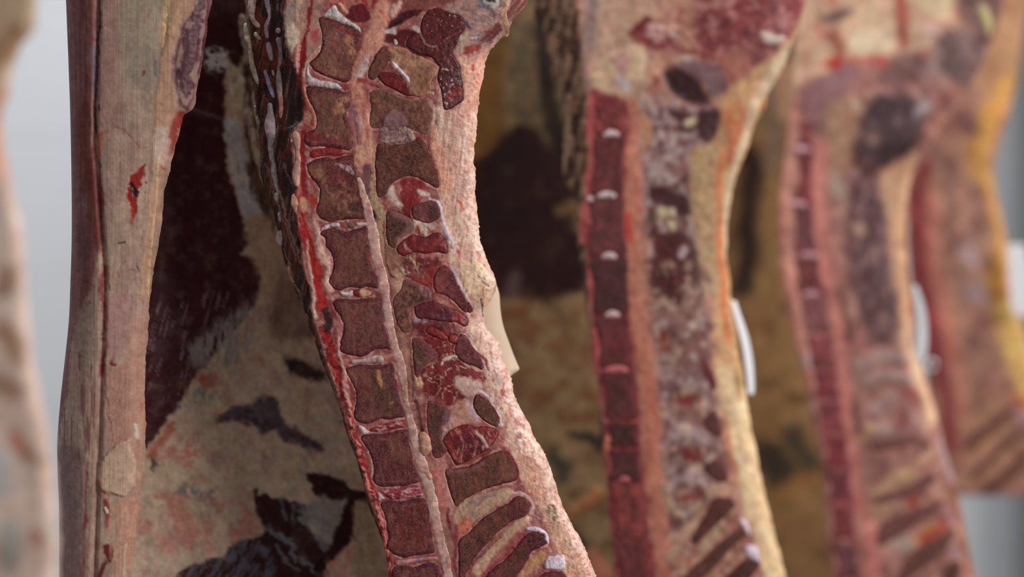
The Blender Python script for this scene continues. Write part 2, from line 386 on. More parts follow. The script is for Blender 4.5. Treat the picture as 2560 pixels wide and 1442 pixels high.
# fat along the back
fatz = 'A 1450,800 1640,820 1680,600 1650,420 1900,300 B 1800,-300 1800,100 1900,700 1950,900 C 1700,1500 o 1560,1600 o 1460,1600 C 1510,1442 1480,1300 1420,1150 1320,960 1255,840 1190,700 1150,560 1060,380 1050,250 950,40 B 1700,1150 1640,920 1540,600 1500,300 1480,100 A 1450,1000'
p.fill(fatz, (218, 172, 148), soft=7, warp=6).mottle(31, 14, 60, .45, .7, (236, 200, 178), .8, poly=fatz, h=.5, ang=.18).mottle(35, 8, 26, .55, .75, (205, 140, 118), .7, poly=fatz, ang=.2, h=-.5).mottle(36, 11, 14, .62, .8, (206, 112, 98), .6, poly=fatz).mottle(37, 4, 70, .5, .68, (240, 212, 194), .6, poly=fatz, ang=.12, h=.5).mottle(38, 5, 60, .56, .72, (196, 128, 108), .5, poly=fatz, ang=.16, h=-.4)
p.fill('A 1500,830 1600,830 1700,1000 1720,1200 1700,1400 1640,1442 1560,1200 1470,900', (196, 148, 132), soft=8, tex=(3, 5, 60, .3, .6, .05, False))
p.fill('A 1460,960 1540,1200 1600,1442 1480,1442 1490,1300 1450,1100', (222, 156, 130), soft=6)
# pale crumbly rim of the fat
for k, off in enumerate((4, 13, 24)):
    yy = np.arange(120, 1560, 24.); rr = MS.R(yy)
    p.stroke([(float(a-off), float(b)) for a, b in zip(rr, yy)], (240, 208, 192), soft=5, warp=7, w=7-k, a=.75, h=1.0, tex=(40+k, 9, 13, .3, .6, 0, False))
p.spots(4, 90, (1190, 380, 1215, 640), 3, (244, 214, 196), .8, h=.8)
p.fill('C 1060,150 1120,130 1200,300 1280,520 1340,700 1330,800 1250,640 1180,480 1110,300', (232, 192, 180), soft=10, warp=8, tex=(7, 9, 12, .3, .6, 0, False), h=1.1)
p.mottle(51, 7, 8, .58, .74, (214, 106, 92), .75, poly='C 1100,200 1180,250 1290,560 1340,720 1500,1040 1620,1300 1700,1500 1560,1500 1420,1150 1280,800 1180,560 1060,260', h=-.5)
p.mottle(52, 8, 10, .56, .74, (250, 226, 214), .8, poly='C 1100,200 1180,250 1290,560 1340,720 1500,1040 1620,1300 1700,1500 1560,1500 1420,1150 1280,800 1180,560 1060,260', h=.7)
p.fill('C 1250,760 1340,760 1420,950 1400,1020 1330,1000 1280,900', (222, 158, 130), soft=8, a=.7)
p.fill('C 1380,1000 1480,1100 1600,1330 1640,1442 1540,1442 1430,1200', (204, 152, 118), soft=10, a=.7)
for q in ('C 1390,965,7 1400,1000,8', 'C 1420,1050,14 1440,1080,20 1460,1120,14', 'C 1345,900,7 1350,915,5', 'C 1465,1085,8 1475,1130,7', 'C 1400,1070,8 1420,1085,6'):
    p.stroke(q, (82, 72, 38), soft=2.5, warp=6, a=.85, h=-.5, tex=(77, 5, 5, .3, .55, 0, False))
# red marks in the fat
for q in ('B 1640,310,14 1680,370,12', 'B 1780,700,14 1790,760,20', 'B 1830,790,8 1860,830,12', 'B 1590,660,18 1640,700,16 1650,760,8', 'B 1700,500,8 1715,540,8', 'A 1745,490,8 1745,520,8', 'A 1770,600,9 1765,620,7', 'C 1160,330,8 1150,380,12', 'C 1220,550,10 1260,580,8', 'B 1310,1,1 1311,3,1'):
    p.stroke(q, (206, 62, 58), soft=2, warp=4, a=.8, h=-.4)
p.stroke('B 1420,290,8 1470,310,12 1500,360,12 1520,450,10 1560,560,14 1610,680,12', (226, 214, 226), soft=3, a=.9, h=.6)
p.stroke('B 1530,540,14 1560,600,14', (112, 108, 142), soft=4, a=.9)
p.stroke('B 1560,530,12 1600,620,12', (228, 206, 190), soft=4, a=.9, h=.8)
p.stroke('B 1580,800,8 1620,880,10 1680,990,10 1720,1060,8 1745,1140,6', (222, 200, 214), soft=2, a=.9, h=.4)
p.stroke('C 900,30,4 950,60,5 1010,150,6 1050,240,6', (224, 196, 200), soft=1.6, a=.9, h=.5)
p.stroke('C 1000,140,6 1050,180,10 1060,235,8', (140, 38, 52), soft=2)
p.stroke('C 960,390,5 985,375,7 1030,370,8 1080,420,5 1130,520,6 1140,570,8', (232, 204, 208), soft=2, h=.4)
p.fill('B 1640,800 1750,760 1850,820 1900,900 1890,980 1830,990 1800,1060 1720,1000', (232, 194, 160), soft=6, h=1.2)
p.stroke('B 1800,860,30 1870,900,40 1880,960,30', (244, 214, 190), soft=4, warp=8, h=2.5, tex=(5, 8, 8, .2, .5, 0, False))
p.stroke('B 1840,960,18 1850,1020,22 1830,1090,14', (238, 194, 160), soft=3, h=2)
p.stroke('B 1815,1040,3 1812,1120,4 1822,1180,3', (60, 36, 22), soft=1.5, h=-2)
# upper right: skin of the shoulder
p.fill('E 300,-600 2300,-700 2150,0 1900,330 1700,660 1500,720 1230,700 1210,560 1340,400 1340,280 1200,170 1000,90 700,60', (184, 142, 132), soft=6)
p.mottle(61, 40, 5, .4, .65, (140, 112, 114), .7, poly='E 900,60 1500,60 1800,130 1830,260 1500,330 1380,300 1200,150', ang=.3)
p.fill('E 1480,-100 1750,-60 1800,60 1720,130 1600,90 1530,80', (108, 98, 118), soft=5)
p.fill('E 1570,-60 1740,-40 1780,50 1720,125 1660,80 1600,40', (206, 196, 180), soft=3, h=1)
p.stroke('E 1640,-10,25 1720,10,20', (48, 36, 44), soft=3)
p.fill('E 1960,-100 2170,-60 2100,100 1960,230 1870,230 1880,170', (132, 66, 60), soft=5, warp=8, tex=(8, 40, 6, .25, .5, -.9, False))
p.stroke('E 2190,-60,22 2130,90,20 2020,200,16 1940,290,14', (206, 186, 164), soft=3, warp=6)
p.stroke('E 1900,-60,50 1890,60,40 1850,130,30 1850,200,22', (222, 180, 150), soft=4, h=1.5)
p.fill('E 1530,430 1700,340 1800,300 1830,420 1740,500 1600,560 1520,530', (116, 58, 54), soft=4, warp=8, tex=(18, 5, 40, .2, .5, .9, False))
p.stroke('E 1830,420,10 1760,500,10 1650,600,12', (206, 168, 150), soft=4, warp=8)
p.fill('E 1230,700 1300,640 1420,570 1560,560 1500,640 1380,690', (170, 66, 56), soft=3, warp=6, h=-.5)
p.stroke('E 1440,500,20 1500,500,35 1530,450,10', (214, 206, 214), soft=3, warp=10, h=.8, tex=(9, 5, 5, .3, .5, 0, False))
p.fill('E 1290,700 1500,700 1640,620 1600,800 1560,1000 1540,1300 1400,1442 1320,1442 1320,1100 1300,850', (226, 168, 146), soft=7)
p.stroke('E 1450,800,10 1440,900,16', (196, 44, 52), soft=2); p.stroke('E 1500,940,12 1540,960,8', (206, 80, 80), soft=2); p.stroke('E 1480,1040,16 1500,1060,8', (206, 80, 80), soft=2)
p.stroke('E 1360,280,18 1390,320,18 1410,370,10', (104, 94, 118), soft=3)
p.stroke('E 1340,420,24 1300,560,36 1250,640,20', (190, 164, 138), soft=4, warp=8, h=.8)
p.stroke('E 1290,440,14 1280,500,24', (206, 200, 180), soft=2, h=.6)
# top reds above the first vertebra
p.fill('D 1120,-500 2200,-500 2500,300 2000,420 1800,330 1500,200 1340,120 1200,60', (186, 110, 98), soft=6)
p.mottle(71, 12, 16, .48, .6, (158, 22, 26), .85, poly='D 1300,-500 2800,-500 2900,100 2300,250 1900,100 1500,60 1350,100')
p.fill('D 1770,60 1900,60 1990,160 2000,300 1850,330 1700,270 1640,210', (112, 24, 36), soft=3)
p.stroke('D 1560,70,30 1640,160,40', (220, 164, 136), soft=3, h=2.5)
p.fill('A 1130,20 1400,-60 1700,-60 1500,60 1300,90 1180,160', (146, 78, 72), soft=6, warp=6)
p.stroke('A 1100,220,12 1160,170,26 1250,110,32 1340,80,20', (84, 14, 20), soft=3, h=-1)
p.stroke('A 1140,200,8 1210,150,14', (40, 12, 14), soft=3)
p.stroke('A 1170,60,30 1150,110,24 1200,30,20', (214, 168, 156), soft=4, h=1.5)
p.fill('A 1120,260 1200,210 1300,220 1380,300 1420,420 1300,410 1200,350 1090,320', (98, 22, 28), soft=4, warp=5)
p.stroke('A 1320,190,24 1350,230,16', (206, 180, 174), soft=3, warp=8, h=.6)
p.stroke('A 1110,240,22 1160,235,22', (208, 190, 188), soft=3)
# left flesh in front of the first vertebrae
p.fill('D 740,-400 1250,-400 1280,260 1270,500 1290,700 1100,880 960,1100 900,1060 840,800 740,560', (186, 138, 124), soft=4)
p.fill('D 760,400 830,340 900,440 940,520 900,760 830,800 740,560', (216, 196, 172), soft=7, h=1.5)
p.fill('D 760,100 900,60 880,300 760,440', (182, 158, 146), soft=10)
p.stroke('D 940,-100,50 920,100,40 900,300,20', (206, 172, 148), soft=4, h=1)
p.stroke('D 1130,20,24 1110,160,30 1090,260,36 1080,420,22 1050,560,26 1010,720,50 1000,850,55 975,1000,36 970,1200,40 990,1440,30', (140, 12, 26), soft=3, warp=5, wet=.95, h=-.6)
p.stroke('F 960,0,40 1000,100,40 1050,240,16', (176, 34, 26), soft=4)
p.stroke('D 1180,480,60 1180,620,50', (190, 92, 92), soft=6)
p.stroke('D 930,700,36 900,860,34 900,980,26 920,1080,18', (216, 142, 128), soft=4, h=2)
p.stroke('D 1260,700,10 1100,880,14 1040,980,20 1020,1150,20', (216, 170, 144), soft=3, h=1.5)
p.stroke('D 1090,1000,20 1100,1150,30 1200,1240,30', (200, 160, 140), soft=3)
p.stroke('A 480,640,12 500,740,12 540,830,18 560,900,22 540,970,18', (204, 116, 92), soft=4, h=1)
# the red fibrous ligament down the front of the spine
p.stroke('A 470,1000,20 480,1200,26 470,1400,22 B 480,280,26', (152, 26, 34), soft=4, warp=6, h=-.5)
p.stroke('B 450,300,30 470,420,34 500,560,44 540,700,46 560,850,46 590,1000,42 620,1120,34', (178, 30, 32), soft=6, warp=7, tex=(12, 6, 30, .2, .45, -.2, False))
p.stroke('B 470,300,24 480,360,24', (214, 160, 126), soft=4); p.stroke('B 540,290,34 560,330,26', (184, 60, 52), soft=4)
p.stroke('B 560,450,16 590,560,26 610,650,26 640,740,36 660,820,26 650,920,20 680,990,28', (226, 176, 160), soft=6, warp=6, h=1.2)
p.stroke('B 500,600,6 520,800,8 545,1000,12 560,1180,18', (226, 186, 170), soft=3, h=.8)
p.stroke('B 560,900,16 600,1060,18 640,1160,20', (190, 40, 40), soft=3)
p.stroke('B 640,1130,20 650,1200,34 660,1290,20', (60, 34, 28), soft=4, warp=7)
p.stroke('B 720,1140,16 750,1240,16 730,1400,16', (190, 120, 118), soft=3)
p.stroke('C 120,30,22 170,180,26 220,350,26 270,520,20 320,740,30 380,900,26 440,1080,22 480,1300,24 500,1442,20', (168, 30, 34), soft=6, warp=7)
p.stroke('C 190,60,9 215,200,10 240,330,14 260,460,10', (222, 160, 148), soft=3, warp=5, h=.8)
p.stroke('C 230,330,12 270,560,14 300,700,18 350,850,16 370,900,18 430,1060,14 460,1250,16 490,1400,12', (220, 130, 116), soft=3, warp=8, h=1.5, tex=(13, 8, 10, .35, .5, 0, False))
p.mottle(81, 6, 9, .52, .66, (96, 8, 16), .85, poly='C 60,0 160,0 260,400 300,620 380,880 440,1100 500,1442 470,1442 380,1100 300,860 220,560 140,300')
p.stroke('C 60,0,20 90,100,14', (140, 90, 80), soft=3)
# pale tissue between neighbouring bones
for q in ('C 640,100,16 700,250,22 740,400,14', 'C 780,760,40 740,800,30', 'C 800,800,30 830,900,26 860,1060,20'):
    p.stroke(q, (206, 142, 130), soft=5)
p.stroke('C 690,990,16 660,900,10', (206, 142, 130), soft=4)
for q_ in ('B 1240,870,3 1340,900,3 1450,850,2', 'B 1310,1180,3 1450,1210,3 1600,1225,2', 'C 640,60,2 640,250,2 700,300,2', 'C 720,430,3 790,440,3 880,445,2 960,430,2', 'A 960,640,3 1030,650,4 1200,720,3 1400,735,2', 'A 1440,740,3 1470,900,3 1500,1010,2', 'B 1090,380,3 1180,385,3 1290,440,2'):
    p.stroke(q_, (110, 30, 36), soft=1.5, warp=4, a=.8, h=-.8)
# the marbled meat between the spines
dk1 = 'B 1180,180 1240,145 1330,150 1400,200 1380,235 1330,235 1345,300 1270,380 1200,360 1150,320 1220,280 1200,220'
p.fill(dk1, (150, 34, 34), soft=4, warp=6, tex=(22, 10, 12, .2, .45, 0, False))
p.fill('B 1200,330 1300,300 1330,330 1280,470 1190,400 1180,350', (128, 34, 38), soft=4, warp=7, tex=(23, 8, 9, .25, .5, 0, False))
p.stroke('B 1130,240,30 1150,300,34 1200,350,20', (226, 196, 180), soft=4, warp=6, h=1)
p.stroke('B 1340,240,18 1400,260,22 1380,250,10', (226, 200, 184), soft=4, h=.6)
p.stroke('B 1310,470,30 1360,490,24 1390,560,26 1390,590,12', (222, 196, 168), soft=3, warp=8, h=1)
p.stroke('B 1400,480,24 1460,500,22', (200, 170, 160), soft=4, warp=6); p.stroke('B 1340,500,10 1345,550,10', (176, 60, 40), soft=3)
p.stroke('B 1130,640,24 1180,760,24 1240,850,22 1180,850,20', (150, 116, 88), soft=6, warp=9, tex=(24, 7, 7, .35, .5, 0, False))
p.fill('B 1190,740 1300,700 1420,720 1500,720 1480,800 1380,850 1300,890 1220,860', (120, 40, 42), soft=5, warp=8, tex=(25, 9, 9, .3, .5, 0, False))
p.fill('B 1250,850 1330,880 1440,820 1500,800 1540,830 1500,900 1540,980 1460,990 1380,930', (156, 56, 52), soft=5, warp=8)
p.stroke('B 1250,720,14 1330,790,16 1340,830,10', (176, 156, 110), soft=3, warp=9, h=1.5, tex=(26, 5, 5, .4, .5, 0, False))
p.stroke('B 1200,830,26 1240,840,20', (206, 192, 158), soft=3, warp=8, h=1.5, tex=(27, 5, 5, .35, .5, 0, False))
p.fill('B 1310,1180 1420,1190 1600,1220 1650,1280 1600,1330 1500,1300 1480,1400 1380,1330 1300,1260', (112, 50, 50), soft=5, warp=8)
p.mottle(91, 10, 13, .5, .62, (150, 40, 36), .8, poly='B 1400,1240 1600,1230 1660,1300 1540,1442 1400,1400')
p.stroke('B 1330,1190,24 1400,1220,14', (176, 150, 156), soft=4, warp=6, tex=(28, 8, 8, .3, .5, 0, False))
# flesh round bone 6 and 7
p.fill('C 650,-40 760,0 900,50 900,120 950,220 1030,250 1045,320 960,290 960,380 930,430 860,450 780,410 700,380 680,260 760,190 740,100', (134, 40, 42), soft=4, warp=5)
p.mottle(92, 24, 26, .84, .97, (226, 188, 168), .95, poly='C 660,220 760,180 900,170 1040,300 940,420 820,420 690,350', ridge=True, ang=.5)
p.mottle(93, 20, 22, .86, .98, (214, 160, 146), .7, poly='C 740,0 900,60 880,200 740,180', ridge=True)
p.mottle(94, 9, 9, .55, .75, (84, 18, 24), .7, poly='C 660,-20 900,40 1040,300 940,420 820,420 690,350')
p.stroke('C 790,200,8 820,180,12 890,165,8', (228, 198, 180), soft=2, warp=6, h=1.2)
p.fill('C 880,280 950,290 1030,330 1000,380 940,400 880,350', (220, 180, 166), soft=6, h=.5)
p.stroke('C 640,430,14 660,560,20 690,620,12', (98, 24, 34), soft=3, h=-2.5)
p.stroke('C 665,460,7 670,540,8', (132, 88, 96), soft=3)
p.fill('C 850,450 980,420 1000,500 1030,560 920,560 850,600 830,540', (206, 146, 130), soft=6)
p.stroke('C 840,480,10 850,540,10 820,590,10 800,640,12', (190, 170, 184), soft=5, warp=3, tex=(29, 6, 6, .3, .5, 0, False))
p.stroke('C 950,420,14 965,480,14 1010,540,12', (206, 176, 184), soft=4)
p.stroke('C 1060,430,5 1110,480,6 1130,560,5', (150, 42, 52), soft=1.5)
p.stroke('C 1150,700,7 1190,725,6 C 1230,800,7 1245,860,6', (150, 42, 56), soft=2)
p.stroke('C 1130,560,8 1150,560,8', (232, 216, 214), soft=3)
# gaps between the lower spines
p.fill('C 870,1080 940,1000 1040,960 1180,925 1225,950 1180,1000 1100,1040 1000,1110 930,1160 890,1180', (206, 170, 142), soft=4)
p.mottle(95, 40, 6, .42, .62, (150, 120, 120), .7, poly='C 900,1050 1000,980 1150,940 1100,1010 960,1080', ang=-.5)
p.fill('C 870,1180 900,1110 960,1090 980,1130 930,1190 890,1230', (214, 122, 98), soft=5)
p.stroke('C 1210,955,6 1270,960,7 1320,1010,7 1320,1080,6', (222, 176, 172), soft=2)
p.stroke('C 1000,1410,26 1060,1320,26 1150,1230,26 1230,1150,26 1290,1110,26', (216, 172, 142), soft=5, h=1)
p.stroke('C 940,1442,4 1000,1350,5 1060,1290,5 1150,1200,4', (160, 66, 74), soft=2)
p.stroke('C 1040,1442,5 1110,1370,5 1180,1320,5 1240,1240,5 1290,1190,5', (170, 50, 70), soft=2)
p.stroke('C 1260,1442,24 1310,1370,30 1380,1320,26', (212, 156, 112), soft=6)
p.stroke('C 880,1150,16 870,1300,18 880,1442,18', (150, 66, 72), soft=5)
p.stroke('C 830,1060,12 840,1180,14 830,1240,8', (104, 28, 40), soft=4)
# canal between the two rows of bones
p.stroke('A 1070,60,60 1030,220,70 1000,330,70 930,420,50 880,560,44 880,700,50 920,900,60 930,1130,70 930,1250,60', (222, 154, 132), soft=6, h=.8)
p.stroke('A 960,420,14 930,500,26 890,580,24', (216, 186, 184), soft=4, h=.5)
p.stroke('A 1060,80,5 1090,140,5', (206, 70, 60), soft=1.5)
p.mottle(96, 10, 16, .5, .66, (190, 96, 92), .7, poly='A 860,620 1000,640 1000,1000 960,1080 860,1080 810,800')
p.stroke('A 840,800,20 860,930,24 890,1070,18', (140, 96, 108), soft=5, tex=(30, 4, 30, .25, .5, -.15, False))
p.stroke('A 900,860,7 910,980,9', (196, 166, 164), soft=2); p.stroke('A 900,600,20 930,610,14', (156, 44, 52), soft=4)
p.stroke('B 920,-60,60 900,-10,40', (222, 166, 136), soft=6); p.stroke('B 960,60,40 950,240,46', (128, 84, 88), soft=6)
p.stroke('B 1000,-120,14 1005,60,14 1000,260,16', (190, 150, 112), soft=2, warp=5, tex=(32, 6, 8, .3, .5, 0, False))
p.stroke('B 1010,300,34 1040,380,34 1070,440,24 1075,600,24 1110,740,22', (188, 158, 122), soft=5, warp=6)
p.stroke('B 1015,400,24 1010,420,20', (56, 40, 28), soft=4, warp=6)
p.stroke('B 1110,650,30 1120,800,34 1170,900,30 1180,1000,36 1190,1150,34 1210,1300,30 1220,1442,30', (160, 112, 92), soft=6, warp=6)
p.stroke('B 1180,860,40 1200,960,44', (216, 166, 140), soft=6, h=.6)
p.stroke('B 1085,440,3 1090,700,3 1120,860,5 1160,880,4', (96, 30, 34), soft=1.5, h=-1)
p.stroke('C 580,40,20 600,160,20 630,330,14 650,480,14 700,780,16 740,900,22 800,1080,22 840,1250,20 860,1442,24', (176, 120, 104), soft=4, warp=6)
p.stroke('C 620,100,3 632,300,3 640,400,4', (86, 40, 36), soft=1.5)
p.stroke('C 655,280,16 665,330,20', (214, 170, 134), soft=3, h=1.5)
p.stroke('C 650,680,14 680,770,16 700,800,10', (140, 128, 92), soft=4, warp=6)
p.stroke('C 770,820,20 790,960,20 820,1060,14', (206, 120, 112), soft=5)
# dark side of the spine
bx = [(float(mL_), float(y_)) for mL_, y_ in zip(MS.L(np.arange(-140, 1561, 40))-12, np.arange(-140, 1561, 40))]
bx += [(float(a_), float(y_)) for a_, y_ in zip(mB(np.arange(-140, 1561, 20))-3, np.arange(-140, 1561, 20))][::-1]
p.fill(bx, DK, soft=3, warp=4, wet=.9)
p.mottle(97, 8, 70, .48, .66, (112, 44, 28), .8, poly=bx, ang=.1, soft=3).mottle(98, 4, 60, .62, .74, (150, 112, 100), .7, poly=bx, ang=.22, soft=3, h=1).mottle(99, 14, 60, .55, .7, (24, 10, 10), .8, poly=bx, ang=.15, soft=3, h=-2)
for q in ('D 290,100,30 300,250,50 370,300,40 420,600,30 390,900,40 340,1200,36', 'D 580,760,30 570,1000,30 690,880,26', 'F 380,0,24 360,400,16 350,800,20', 'F 640,330,18 660,420,10', 'F 700,960,40 740,900,30'):
    p.stroke(q, (122, 46, 24), soft=5, warp=7, wet=.95, h=1)
p.stroke('D 620,0,8 610,120,10', (160, 150, 170), soft=2, tex=(44, 4, 8, .4, .5, 0, False), wet=1)
for q in ('F 700,1060,8 780,1240,10 840,1442,8', 'B 250,160,6 300,300,8 380,560,8 460,780,8', 'B 300,640,5 350,780,8 420,980,8 500,1200,6', 'F 400,1060,8 480,1300,10 540,1442,10', 'B 200,60,5 240,250,7 330,480,6 420,760,6', 'C 130,240,4 200,440,4 250,560,4'):
    p.stroke(q, (168, 128, 112), soft=2, warp=5, a=.8, h=1)
p.stroke('A 0,0,20 20,150,20 40,300,20', (120, 104, 80), soft=6, warp=6)

# bone pieces
crumb = (170, 142, 104)
def bonepaint(c=(104, 56, 50), e=(84, 24, 34), seed=1, pale=None):
    q = Paint(c, 0.25); q.mottle(seed, 24, 30, .42, .66, (128, 84, 70), .75); q.mottle(seed+3, 16, 22, .55, .75, e, .7); return q
VR = (80, 20, 30)
vert = [
 ('A 600,135 640,130 700,150 760,175 830,200 890,235 900,265 885,330 880,400 860,450 840,500 825,560 815,610 760,615 700,590 640,572 570,540 530,490 527,462 580,420 610,360 620,300 612,230 600,180',
  lambda q: q.fill('A 620,240 800,230 800,600 700,580 640,480 640,340', (130, 88, 78), soft=8).stroke('A 600,150,14 700,170,16 800,225,20 880,270,16', (140, 34, 40), soft=4).stroke('A 540,490,16 600,545,22 700,590,18 800,605,14', (150, 36, 44), soft=4).fill('A 590,470 680,450 740,500 720,550 640,540', (142, 112, 74), soft=6, warp=8, tex=(3, 9, 9, .25, .5, 0, False)).fill('A 790,270 870,290 880,400 850,480 820,420', (196, 152, 104), soft=5, warp=8, tex=(4, 6, 7, .3, .5, 0, False)).stroke('A 605,235,5 620,300,5 600,380,5 545,450,5', (190, 140, 130), soft=2).spots(9, 8, (806, 70, 880, 180), 1.6, (220, 190, 160))),
 ('A 500,650 560,645 640,650 720,670 770,690 825,700 825,760 800,830 800,900 815,960 830,1030 830,1110 800,1125 740,1115 680,1110 600,1095 540,1105 490,1080 485,1020 520,985 565,960 570,900 550,820 520,760 500,700',
  lambda q: q.fill('A 530,720 780,720 790,900 800,1000 560,1000 580,860', (118, 82, 66), soft=8).stroke('A 510,665,20 640,670,24 760,690,20', (96, 40, 54), soft=5).fill('A 490,990 600,1000 820,1060 830,1120 500,1100', (120, 26, 34), soft=8).fill('A 770,720 825,700 825,760 790,820 730,830 740,780', (206, 164, 124), soft=4, warp=9, tex=(5, 6, 6, .3, .5, 0, False), h=.6).mottle(6, 12, 12, .5, .62, (190, 140, 110), .8, poly='A 700,820 820,860 830,960 740,960').mottle(14, 9, 10, .5, .62, (176, 130, 112), .7, poly='A 620,960 760,980 760,1070 640,1040')),
 ('A 510,1230 560,1200 640,1180 720,1190 790,1172 845,1175 855,1240 B 868,80 880,150 895,220 920,290 935,350 940,400 930,440 850,442 760,450 700,460 640,455 590,420 572,370 590,320 600,280 600,220 570,170 535,130 510,80 500,30',
  lambda q: q.fill('B 500,-20 840,-20 870,100 900,260 650,200 560,120', (104, 42, 46), soft=8).fill('A 730,1230 800,1240 860,1260 860,1310 800,1290 750,1260', (226, 206, 212), soft=3, warp=6, tex=(8, 7, 5, .3, .5, .4, False), h=.8).fill('B 520,60 600,60 660,130 620,150 540,120', (156, 128, 82), soft=5, warp=8, tex=(9, 7, 7, .3, .5, 0, False)).fill('B 570,190 720,240 800,260 900,280 940,380 930,440 800,450 700,330 580,260', (108, 84, 60), soft=6, warp=8, tex=(10, 10, 10, .25, .5, 0, False), h=.5).mottle(17, 8, 8, .5, .64, (178, 128, 108), .8, poly='B 560,130 800,180 880,330 820,420 700,300').stroke('B 860,350,34 900,390,30', (60, 44, 34), soft=6, warp=8)),
 ('B 600,555 620,530 680,515 740,520 800,540 860,520 950,505 965,560 970,640 962,700 962,740 990,800 1012,860 1030,920 1032,965 960,950 900,965 830,955 760,975 710,970 680,945 665,905 690,850 702,790 700,740 680,690 650,650 640,590', lambda q: q.fill('B 720,560 940,540 950,700 1000,850 1000,930 760,930 740,700', (118, 74, 62), soft=9).stroke('B 700,950,20 860,940,16 1020,940,16', (92, 24, 40), soft=5)),
 ('B 705,1100 700,1070 730,1045 790,1040 860,1050 930,1040 1000,1035 1050,1040 1062,1100 1066,1180 1080,1240 1100,1320 1130,1400 C 480,60 500,100 503,125 450,118 400,132 350,163 300,163 240,148 206,128 215,90 B 745,1380 770,1310 778,1240 755,1175 720,1130', lambda q: q.fill('B 780,1180 1040,1100 1080,1300 900,1340 800,1280', (116, 72, 66), soft=9).stroke('B 720,1070,16 780,1060,16 850,1070,10', (112, 44, 56), soft=5).stroke('C 215,120,14 300,150,12 400,120,10 500,110,10', (92, 22, 36), soft=4)),
 ('C 240,240 260,225 320,210 400,215 460,215 510,205 520,230 522,290 540,360 555,420 580,490 580,515 550,520 500,530 440,522 400,545 350,555 310,540 290,510 295,460 305,400 290,340 265,290 250,265', lambda q: q.fill('C 400,230 510,225 520,300 560,460 540,500 470,500 420,400', (94, 62, 48), soft=8).fill('C 420,260 435,262 448,320 440,345', (206, 164, 112), soft=2, h=.5).stroke('C 545,400,8 500,440,5', (160, 130, 90), soft=2)),
 ('C 330,640 345,620 400,612 470,612 540,592 590,590 605,620 612,680 622,740 640,800 660,850 670,890 620,905 560,915 490,920 430,915 400,880 405,820 395,770 375,710 350,675', lambda q: q.fill('C 380,680 480,660 540,900 440,900 410,800', (96, 36, 50), soft=9)),
 ('C 445,1020 480,1002 560,1002 630,990 695,990 715,1040 720,1110 730,1180 745,1240 755,1300 700,1310 640,1320 580,1330 520,1310 480,1270 490,1210 480,1150 465,1080', lambda q: q.fill('C 540,1030 690,1020 720,1250 560,1280', (112, 44, 42), soft=10).stroke('C 450,1012,5 560,1005,4 690,996,4', (50, 12, 18), soft=2)),
 ('C 510,1400 560,1380 640,1385 700,1362 762,1365 782,1400 790,1500 810,1650 600,1680 540,1600 512,1500', lambda q: q.stroke('C 520,1395,5 640,1392,4', (60, 20, 26), soft=2)),
]
